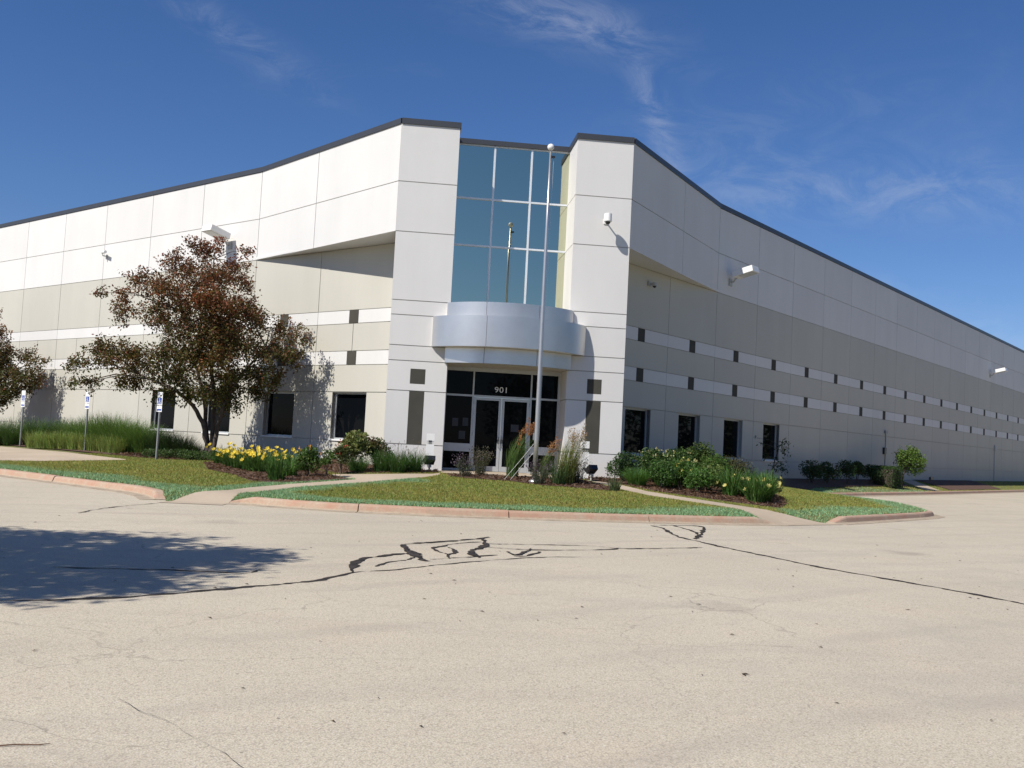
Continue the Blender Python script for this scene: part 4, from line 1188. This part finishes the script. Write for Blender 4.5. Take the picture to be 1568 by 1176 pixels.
# shaded shrubs along the long wall
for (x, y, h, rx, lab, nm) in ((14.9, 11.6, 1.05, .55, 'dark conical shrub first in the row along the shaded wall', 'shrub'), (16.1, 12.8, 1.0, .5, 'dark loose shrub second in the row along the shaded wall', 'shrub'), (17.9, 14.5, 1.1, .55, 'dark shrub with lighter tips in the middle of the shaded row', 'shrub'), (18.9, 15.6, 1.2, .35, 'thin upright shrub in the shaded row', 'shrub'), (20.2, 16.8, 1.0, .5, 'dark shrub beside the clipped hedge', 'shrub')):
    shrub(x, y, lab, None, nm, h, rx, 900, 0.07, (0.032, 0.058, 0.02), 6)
o = empty('hedge', (21.3, 17.3, hgt(21.3, 17.3)), 'clipped box hedge beside the small round tree', 'hedge', rz=R(45))
n = 5200
P = rng.random((n, 3)) * np.array([1.5, 1.1, 0.95]) - np.array([.75, .55, 0])
ax = rng.integers(0, 3, n); sgn = rng.random(n)
P[ax == 0, 0] = np.where(sgn[ax == 0] > .5, .75, -.75); P[ax == 1, 1] = np.where(sgn[ax == 1] > .5, .55, -.55); P[ax == 2, 2] = 0.95
P += rng.normal(size=P.shape) * 0.03
V, F = leaf_arrays(P, 0.06, rng, 0, 0.6); array_mesh('foliage', V, F, M['leaf'], vcol(n, 4, (0.045, 0.085, 0.02), 0.35), o)
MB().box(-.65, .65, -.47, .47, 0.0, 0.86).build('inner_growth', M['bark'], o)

# ornamental grasses by the left wall
grp = 'tall grasses along the sunlit wall'
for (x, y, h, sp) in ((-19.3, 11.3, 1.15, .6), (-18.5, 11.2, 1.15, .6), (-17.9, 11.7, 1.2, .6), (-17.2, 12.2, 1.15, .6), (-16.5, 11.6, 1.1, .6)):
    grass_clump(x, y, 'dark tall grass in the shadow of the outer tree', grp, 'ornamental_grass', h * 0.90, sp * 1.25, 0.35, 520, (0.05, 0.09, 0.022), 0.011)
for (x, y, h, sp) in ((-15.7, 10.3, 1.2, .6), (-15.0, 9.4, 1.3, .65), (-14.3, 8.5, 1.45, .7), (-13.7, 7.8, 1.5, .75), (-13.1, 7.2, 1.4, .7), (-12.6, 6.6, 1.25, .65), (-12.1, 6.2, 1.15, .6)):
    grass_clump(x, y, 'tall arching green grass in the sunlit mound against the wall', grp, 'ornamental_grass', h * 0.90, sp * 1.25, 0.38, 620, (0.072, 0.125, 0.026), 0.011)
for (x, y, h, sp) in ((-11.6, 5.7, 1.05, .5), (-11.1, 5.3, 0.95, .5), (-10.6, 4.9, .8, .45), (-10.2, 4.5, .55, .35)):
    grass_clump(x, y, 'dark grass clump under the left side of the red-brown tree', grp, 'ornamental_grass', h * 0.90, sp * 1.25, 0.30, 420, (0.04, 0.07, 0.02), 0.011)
for (x, y) in ((-16.9, 9.05), (-16.45, 8.8), (-16.0, 8.65), (-15.55, 8.45), (-15.1, 8.2), (-14.65, 7.95), (-14.2, 7.5), (-13.5, 6.6), (-13.1, 6.2)):
    grass_clump(x, y, 'low pale green grass clump in front of the tall grass', 'low pale grasses by the parking apron', 'ornamental_grass', 0.66, 0.32, 0.30, 260, (0.15, 0.19, 0.05), 0.013)
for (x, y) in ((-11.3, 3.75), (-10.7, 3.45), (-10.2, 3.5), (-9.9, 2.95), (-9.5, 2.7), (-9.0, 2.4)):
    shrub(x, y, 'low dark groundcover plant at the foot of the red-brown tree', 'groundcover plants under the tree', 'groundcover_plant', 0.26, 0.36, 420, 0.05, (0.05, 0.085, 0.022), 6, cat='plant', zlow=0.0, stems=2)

# ---------------------------------------------------------------- trees
def make_tree(name, label, base, stems, clumps, leaf, dens, colf, group=None, twig=7, seed=1, fill=0.45):
    """stems: list of polylines (with radii); clumps: (x,y,z,r) foliage masses reached by limbs"""
    r = np.random.default_rng(seed); rr = random.Random(seed)
    o = empty(name, (base[0], base[1], base[2]), label, 'tree', group)
    tr = MB(); nodes = []
    for pts, rads in stems:
        sm = []; sr = []
        for i in range(len(pts) - 1):
            for j in range(3):
                u = j / 3; a, b = Vector(pts[i]), Vector(pts[i + 1])
                q = a.lerp(b, u) + (Vector((rr.uniform(-1, 1), rr.uniform(-1, 1), 0)) * 0.03 if (i or j) else Vector((0, 0, 0)))
                sm.append(q); sr.append(rads[i] + (rads[i + 1] - rads[i]) * u)
        sm.append(Vector(pts[-1])); sr.append(rads[-1])
        tr.tube(sm, sr, 9)
        nodes += list(zip(sm[2:], sr[2:]))
    P = []
    for (cx, cy, cz, cr) in clumps:
        c = Vector((cx, cy, cz))
        best = min(nodes, key=lambda n: (n[0] - c).length + (3.0 if n[0].z > cz + 0.3 else 0))
        a = best[0]; L = (c - a).length
        mid = a.lerp(c, 0.5) + Vector((rr.uniform(-.12, .12) * L, rr.uniform(-.12, .12) * L, 0.10 * L))
        r0 = min(best[1] * 0.8, 0.012 + 0.012 * L)
        tr.tube([a, a.lerp(mid, .55), mid, mid.lerp(c, .55), c], [r0, r0 * .9, r0 * .7, r0 * .5, r0 * .3], 6)
        m = int(dens * cr * cr)
        nt = max(4, int(twig * cr * 1.4))
        per = int(m * (1 - fill) / nt)
        for k in range(nt):
            d = Vector((rr.gauss(0, 1), rr.gauss(0, 1), rr.gauss(0.1, 0.8))).normalized()
            e = c + d * cr * rr.uniform(0.75, 1.22)
            bnd = c.lerp(e, 0.5) + Vector((rr.uniform(-.1, .1), rr.uniform(-.1, .1), rr.uniform(0, .12))) * cr
            tr.tube([c, bnd, e], [r0 * .3 + .004, 0.006, 0.003], 4, False)
            t = r.random(per)[:, None] ** 0.7
            c_, b_, e_ = (np.array(v) for v in (c, bnd, e))
            q = (1 - t) ** 2 * c_ + 2 * t * (1 - t) * b_ + t * t * e_
            P.append(q + r.normal(size=q.shape) * 0.075 * (1 + cr * 0.3))
        q = r.normal(size=(int(m * fill), 3)); q /= np.linalg.norm(q, axis=1, keepdims=True)
        q *= cr * (0.35 + 0.65 * r.random((len(q), 1)) ** 0.6)
        q[:, 2] *= 0.8
        ph = r.random(3) * 6
        keep = np.sin(q[:, 0] * 6 / max(cr, .5) + ph[0]) + np.sin(q[:, 1] * 6 / max(cr, .5) + ph[1]) + np.sin(q[:, 2] * 7 / max(cr, .5) + ph[2]) > -0.45
        P.append(np.array(c) + q[keep])
    P = np.concatenate(P)
    V, F = leaf_arrays(P, leaf, r, 0.25, 0.55)
    tr.build('trunk', M['bark'], o, smooth=True)
    array_mesh('crown', V, F, M['leaf'], colf(P, r), o)
    return o

CR = [(-.3, 7.0, .50), (-.15, 7.45, .22), (-1.0, 7.2, .30), (-.7, 6.9, .35), (.45, 6.6, .50), (.8, 6.95, .28), (-1.2, 6.3, .62), (-.2, 6.0, .85), (.75, 5.9, .45), (-2.2, 5.65, .60), (-3.1, 5.35, .42), (-3.7, 5.3, .25), (-1.2, 5.3, .9),
      (.3, 5.0, .95), (1.1, 4.8, .75), (2.0, 4.75, .5), (2.65, 4.25, .5), (-.6, 4.3, 1.0), (-1.75, 4.6, .65), (.8, 3.7, 1.05), (2.0, 3.6, .75), (2.5, 3.5, .5),
      (-3.5, 3.2, .62), (-4.25, 2.85, .42), (-2.6, 3.15, .80), (-1.5, 3.4, .95), (-.3, 3.3, 1.05), (-3.9, 2.4, .42), (-2.3, 2.45, .5), (-1.1, 2.6, .6), (.6, 2.7, .75), (1.5, 2.8, .6), (-3.0, 2.35, .4), (-4.5, 2.3, .28), (.1, 2.25, .62), (-.6, 2.05, .55), (.8, 2.0, .55), (-1.2, 1.95, .4), (.3, 1.85, .4), (1.3, 2.3, .45), (-1.7, 2.15, .45), (2.0, 2.9, .5), (-2.9, 4.7, .45), (-.4, 5.1, .8), (.2, 4.2, .9)]
def crab_clumps(seed, wall=True):
    r = random.Random(seed); out = []
    for (x, z, cr) in CR:
        wid = 1.9 * math.sqrt(max(0.05, 1 - ((z - 4.2) / 3.6) ** 2)) * math.sqrt(max(0.1, 1 - (x / 5.2) ** 2))
        lim = min(1.8, 3.3 - x - cr * 1.2) if wall else 9
        ys = [r.uniform(-.5, .5) * wid]
        if cr > 0.55: ys = [-wid * r.uniform(.3, .75), wid * r.uniform(.25, .7)]
        for yv in ys: out.append((x + r.uniform(-.08, .08), min(yv, lim), z + r.uniform(-.08, .08), cr * (0.92 if len(ys) > 1 else 1)))
    return out
def crab_col(P, r):
    n = len(P)
    k = np.clip((P[:, 2:3] - 2.1) / 5.0 + r.normal(size=(n, 1)) * 0.38, 0, 1)
    c = np.array((0.085, 0.095, 0.024)) * (1 - k) + np.array((0.185, 0.070, 0.040)) * k
    patch = (np.sin(P[:, 0:1] * 2.1 + 1) + np.sin(P[:, 2:3] * 2.7) + np.sin(P[:, 1:2] * 2.3) > 0.9)
    c = np.where(patch, c * np.array((1.25, 1.0, 0.9)), c)
    return vcol(n, 4, c, 0.35, 0.15, r)
stA = [([(0, 0, -.1), (-.05, 0, .5), (-.25, -.05, 1.2), (-.55, -.1, 1.75), (-1.2, -.1, 2.25), (-2.4, 0, 2.7)], [.10, .085, .075, .065, .05, .03]),
       ([(.05, .02, -.1), (.10, .03, .8), (.05, .1, 1.8), (-.1, .1, 3.2), (-.2, .0, 5.0), (-.25, 0, 6.7)], [.10, .085, .075, .06, .04, .018]),
       ([(.08, -.05, -.1), (.22, -.1, .8), (.45, -.2, 1.8), (.9, -.3, 2.8), (1.7, -.3, 3.8)], [.09, .075, .065, .05, .03]),
       ([(-.04, .06, -.1), (-.12, .2, .9), (-.35, .5, 2.0), (-.8, .7, 3.4), (-1.2, .6, 4.9)], [.085, .07, .06, .045, .025])]
bz = hgt(-9.47, 3.68)
make_tree('crabapple_tree', 'multi-stemmed tree with red-brown leaves standing whole before the sunlit wall', (-9.47, 3.68, bz), stA, crab_clumps(3), 0.092, 2600, crab_col, 'red-brown trees along the sunlit wall', seed=5)
c2 = [(x, y * 0.8, z * 0.84 - 0.1, r_ * 1.05) for (x, y, z, r_) in crab_clumps(8, False)]
c2 = [(x, min(y, 1.4, 3.2 - x - r_), z, r_) for x, y, z, r_ in c2]
stB = [([(p[0], p[1], p[2] * .84) for p in a], b) for a, b in stA]
make_tree('crabapple_tree', 'red-brown tree at the far end of the sunlit wall, shading the tall grass', (-22.2, 16.35, hgt(-22.2, 16.35)), stB, c2, 0.10, 2000, crab_col, 'red-brown trees along the sunlit wall', seed=9)

def green_col(a=(0.055, 0.095, 0.022), b=(0.085, 0.125, 0.03)):
    def f(P, r):
        k = r.random((len(P), 1)); return vcol(len(P), 4, np.array(a) * (1 - k) + np.array(b) * k, 0.3, 0.12, r)
    return f
def round_clumps(seed, h0, h1, rad, n, cr):
    r = random.Random(seed); out = []
    for i in range(n):
        z = h0 + (h1 - h0) * (i + .5) / n
        w = rad * math.sqrt(max(0.08, 1 - ((z - (h0 * .55 + h1 * .45)) / ((h1 - h0) * .56)) ** 2))
        a = i * 2.4 + r.random(); q = w * math.sqrt(r.uniform(.15, 1))
        out.append((q * math.cos(a), q * math.sin(a), z, cr * r.uniform(.75, 1.2)))
    return out
# small round tree at the end of the shaded row, and a young sapling by the windows
z_ = hgt(23.4, 19.3)
cl = [(x + 0.35, y, z, r_) for x, y, z, r_ in round_clumps(4, 0.85, 1.9, .72, 14, .36)]
make_tree('small_tree', 'small round bright green tree beside the clipped hedge', (22.9, 18.9, z_), [([(0, 0, -.1), (.08, 0, .5), (.2, 0, 1.0), (.3, 0, 1.5)], [.05, .045, .035, .02])], cl, 0.10, 2400, green_col((0.085, 0.15, 0.025), (0.13, 0.20, 0.04)), seed=4)
z_ = hgt(11.9, 9.2)
cl = [(.35, 0, 1.5, .34), (.55, .1, 1.25, .3), (-.1, 0, 1.0, .25), (.2, -.1, .75, .3), (-.5, 0, 1.55, .14), (-.75, 0, 1.75, .12), (.1, 0, .5, .32), (.5, 0, .55, .25)]
make_tree('sapling', 'thin young sapling before the last shaded window', (12.0, 8.9, z_), [([(0, 0, -.1), (.05, 0, .5), (.15, 0, 1.0), (.3, 0, 1.5)], [.03, .025, .02, .01])], cl, 0.10, 700, green_col((0.04, 0.07, 0.018), (0.06, 0.095, 0.025)), seed=6)

# yard tree on its kerbed island, its shadow falls across the pavement
tx, ty = -12.3, -22.5
isl = [(tx + 1.5 * math.cos(a) * (1.25), ty + 1.5 * math.sin(a)) for a in [2 * math.pi * i / 20 for i in range(20)]]
sheet('planting_island', isl, PZ + 0.12, M['soil'], 0, flat=0.0)
mbk = MB()
n = len(isl)
for i in range(n):
    a, b = Vector(isl[i]), Vector(isl[(i + 1) % n]); c = Vector((tx, ty))
    ao, bo = c + (a - c) * 1.1, c + (b - c) * 1.1
    mbk.hexa([(a.x, a.y, PZ - .05), (ao.x, ao.y, PZ - .05), (bo.x, bo.y, PZ - .05), (b.x, b.y, PZ - .05), (a.x, a.y, PZ + .14), (ao.x, ao.y, PZ + .14), (bo.x, bo.y, PZ + .14), (b.x, b.y, PZ + .14)])
tag(mbk.build('kerb', M['kerb'], fix=True), kind='structure')
st = [([(0, 0, -.1), (.03, 0, 1.2), (0, .05, 2.4), (.05, 0, 4.0), (0, 0, 6.2)], [.16, .13, .11, .08, .03]), ([(0, .03, 2.2), (.6, .3, 3.2), (1.2, .5, 4.4)], [.08, .06, .03]), ([(0, .0, 2.2), (-.6, -.4, 3.2), (-1.2, -.7, 4.4)], [.08, .06, .03])]
make_tree('shade_tree', 'leafy green shade tree on a kerbed island in the yard', (tx, ty, PZ + .1), st, round_clumps(12, 2.6, 7.6, 3.0, 60, .9), 0.14, 1150, green_col(), seed=12)
# trees across the road opposite the entrance, mirrored in the glass
for i, (x, y, k) in enumerate(((-46, -74, 1.0), (-31, -78, 1.15), (-17, -73, .9), (-4, -79, 1.1), (10, -74, 1.0), (25, -78, 1.2), (40, -73, .95), (-62, -66, 1.1), (57, -70, 1.05))):
    st = [([(0, 0, -.1), (.1, 0, 2.0 * k), (0, .1, 4.5 * k), (0, 0, 7.5 * k)], [.3, .25, .16, .05])]
    cl = [(x_, y_, z, r_) for x_, y_, z, r_ in round_clumps(30 + i, 2.2 * k, 8.6 * k, 3.9 * k, 26, 1.6 * k)]
    make_tree('roadside_tree', 'tall green tree in the row across the road opposite the entrance', (x, y, PZ), st, cl, 0.42, 45, green_col((0.04, 0.07, 0.018), (0.06, 0.09, 0.025)), 'trees across the road', seed=30 + i)

for i in range(9):  # unseen tree row, added to block low sky and darken the shaded wall
    tt = 2 + i * 11.5
    x, y = 8.835 + S2 * (tt + 31 + 3 * math.sin(i * 2.1)), 7.09 + S2 * (tt - 31)
    k = 1.0 + 0.18 * math.sin(i * 1.7)
    st = [([(0, 0, -.1), (.1, 0, 2.0 * k), (0, .1, 4.5 * k), (0, 0, 7.5 * k)], [.3, .25, .16, .05])]
    make_tree('sky_screen_tree', 'unseen green tree added across the yard to keep low sky off the shaded wall', (x, y, PZ), st, round_clumps(60 + i, 1.2 * k, 9.6 * k, 4.6 * k, 28, 1.8 * k), 0.45, 42, green_col((0.04, 0.07, 0.018), (0.06, 0.09, 0.025)), 'added trees that dim the shaded wall', seed=60 + i)

# ---------------------------------------------------------------- grass of the lawns
COVER = BEDS + [PATH_L, PATH_R, ENTRY, APRON, WALK_FAR]
def lawn_blades():
    xs, ys = [], []
    for (x0, x1, y0, y1, dens) in ((-20, -6, -10, 6, 1300), (-7, 6.5, -10.6, -1, 2600), (4.5, 15, -8, 10, 900), (14, 30, 8, 26, 220), (30, 50, 24, 45, 120)):
        n = int((x1 - x0) * (y1 - y0) * dens)
        xs.append(x0 + (x1 - x0) * rng.random(n)); ys.append(y0 + (y1 - y0) * rng.random(n))
    x, y = np.concatenate(xs), np.concatenate(ys)
    m = inside(LAWN, x, y) & (dist_b(x, y) > 0.3)
    edge_noise = 0.10 * np.sin(x * 7.1 + 2 * np.sin(y * 5)) * np.sin(y * 6.3)
    for p in COVER:
        m &= ~inside(p, x, y)
    x, y = x[m], y[m]
    n = len(x)
    wob = 0.22 * np.sin(x * 1.3) + 0.18 * np.sin(y * 2.1 + 1) + 0.15 * np.sin((x + y) * 3.7)
    dk = np.minimum(np.minimum(seg_dist(KERB_LEFT, x, y), seg_dist(KERB_FRONT, x, y)), np.minimum(seg_dist(KERB_RIGHT + ISLE_BACK, x, y), seg_dist(KERB_FAR[:2], x, y) + 0.4))
    dp = np.minimum(seg_dist(PATH_L[2:6], x, y), seg_dist(PATH_L[13:], x, y)) + 0.55
    de = np.minimum(dk, dp) + wob * 0.8
    teal = np.clip((1.36 - de + 0.30 * (rng.random(n) - .5)) / 0.40, 0, 1)
    teal *= (rng.random(n) < 0.84)
    patch = np.clip(0.5 + 0.5 * np.sin(x * 0.9 + np.sin(y * 1.7) * 1.3) * np.sin(y * 1.1 + 0.7), 0, 1)
    olive = np.array((0.26, 0.268, 0.06))[None] * (1 - patch[:, None]) + np.array((0.336, 0.29, 0.072))[None] * patch[:, None]
    greenish = np.array((0.19, 0.3, 0.066))[None]
    gsel = (rng.random((n, 1)) < 0.25)
    olive = np.where(gsel, greenish, olive)
    tc = np.array((0.245, 0.410, 0.215))[None] * (0.82 + 0.4 * rng.random((n, 1)))
    col = olive * (1 - teal[:, None]) + tc * teal[:, None]
    dry = rng.random(n) < 0.07
    col[dry] = (0.33, 0.27, 0.13)
    col *= (0.72 + 0.56 * rng.random((n, 1)))
    z = height(x, y)
    a = rng.random(n) * 2 * np.pi
    w = 0.007 + 0.007 * rng.random(n)
    h = 0.022 + 0.036 * rng.random(n) + 0.008 * teal
    lx, ly = rng.normal(size=n) * 0.03, rng.normal(size=n) * 0.03
    V = np.stack([np.stack([x - w * np.cos(a), y - w * np.sin(a), z - .004], 1), np.stack([x + w * np.cos(a), y + w * np.sin(a), z - .004], 1), np.stack([x + lx, y + ly, z + h], 1)], 1)
    return V.reshape(-1, 3), np.arange(3 * n).reshape(n, 3), np.repeat(col, 3, 0)
V, F, C = lawn_blades()
print('grass blades', len(F))
gr = array_mesh('lawn_grass', V, F, M['blade'], C)
tag(gr, 'short mown lawn grass, olive with blue green edges along the kerbs', 'grass', kind='stuff')

# bark chips over the beds
xs, ys = [], []
for p in (BED_C, BED_L, BED_R, BED_WL):
    px = [q[0] for q in p]; py = [q[1] for q in p]
    x0, x1, y0, y1 = max(min(px), -13), min(max(px), 14), max(min(py), -7), min(max(py), 8)
    n = int((x1 - x0) * (y1 - y0) * 170)
    x = x0 + (x1 - x0) * rng.random(n); y = y0 + (y1 - y0) * rng.random(n)
    m = inside(p, x, y); xs.append(x[m]); ys.append(y[m])
x, y = np.concatenate(xs), np.concatenate(ys); n = len(x)
P = np.stack([x, y, height(x, y) + 0.035 + 0.025 * rng.random(n)], 1)
d = rng.normal(size=(n, 3)) * np.array([1, 1, .35]); d /= np.linalg.norm(d, axis=1, keepdims=True)
u = np.cross(d, rng.normal(size=(n, 3)) * .4 + np.array([0, 0, 1])); u /= np.linalg.norm(u, axis=1, keepdims=True)
L = 0.03 + 0.05 * rng.random((n, 1)); w = 0.010 + 0.012 * rng.random((n, 1))
V = np.stack([P - d * L - u * w, P + d * L - u * w * .6, P + d * L + u * w * .6, P - d * L + u * w], 1).reshape(-1, 3)
k = rng.random((n, 1))
C = np.array((0.05, 0.026, 0.016)) * (1 - k) + np.array((0.22, 0.13, 0.085)) * k
ch = array_mesh('bark_chips', V, np.arange(4 * n).reshape(n, 4), M['leaf'], np.repeat(C, 4, 0))
tag(ch, 'red brown bark chips scattered over the planting beds', 'mulch', kind='stuff')

# twig and dry leaf litter on the pavement
tw = MB().tube([(-4.95, -25.28, PZ + .006), (-4.80, -25.24, PZ + .008), (-4.70, -25.235, PZ + .007), (-4.66, -25.21, PZ + .006)], [.004, .0035, .003, .0015], 6).build('twig', M['rust'])
tag(tw, 'thin brown twig lying on the pavement', 'twig')
n = 150
x = -9 + 17 * rng.random(n); y = -25.5 + 14 * rng.random(n)
x = np.concatenate([x, [-0.73, -0.71, -2.21, -3.18, -3.63]]); y = np.concatenate([y, [-23.46, -23.45, -24.9, -24.28, -22.76]])
n = len(x)
P = np.stack([x, y, np.full(n, PZ + 0.006)], 1)
a = rng.random(n) * 6.28; sz = 0.012 + 0.02 * rng.random(n); sz[-5:] = (0.035, 0.03, 0.016, 0.014, 0.018)
dx, dy = np.cos(a) * sz, np.sin(a) * sz
V = np.stack([P - np.stack([dx, dy, 0 * a], 1), P + np.stack([-dy * .35, dx * .35, .25 * sz], 1), P + np.stack([dx, dy, 0 * a], 1), P + np.stack([dy * .35, -dx * .35, .2 * sz], 1)], 1).reshape(-1, 3)
lt = array_mesh('leaf_litter', V, np.arange(4 * n).reshape(n, 4), M['leaf'], vcol(n, 4, (0.075, 0.05, 0.03), .5))
tag(lt, 'scattered dry leaf scraps and grit on the pavement', 'litter', kind='stuff')
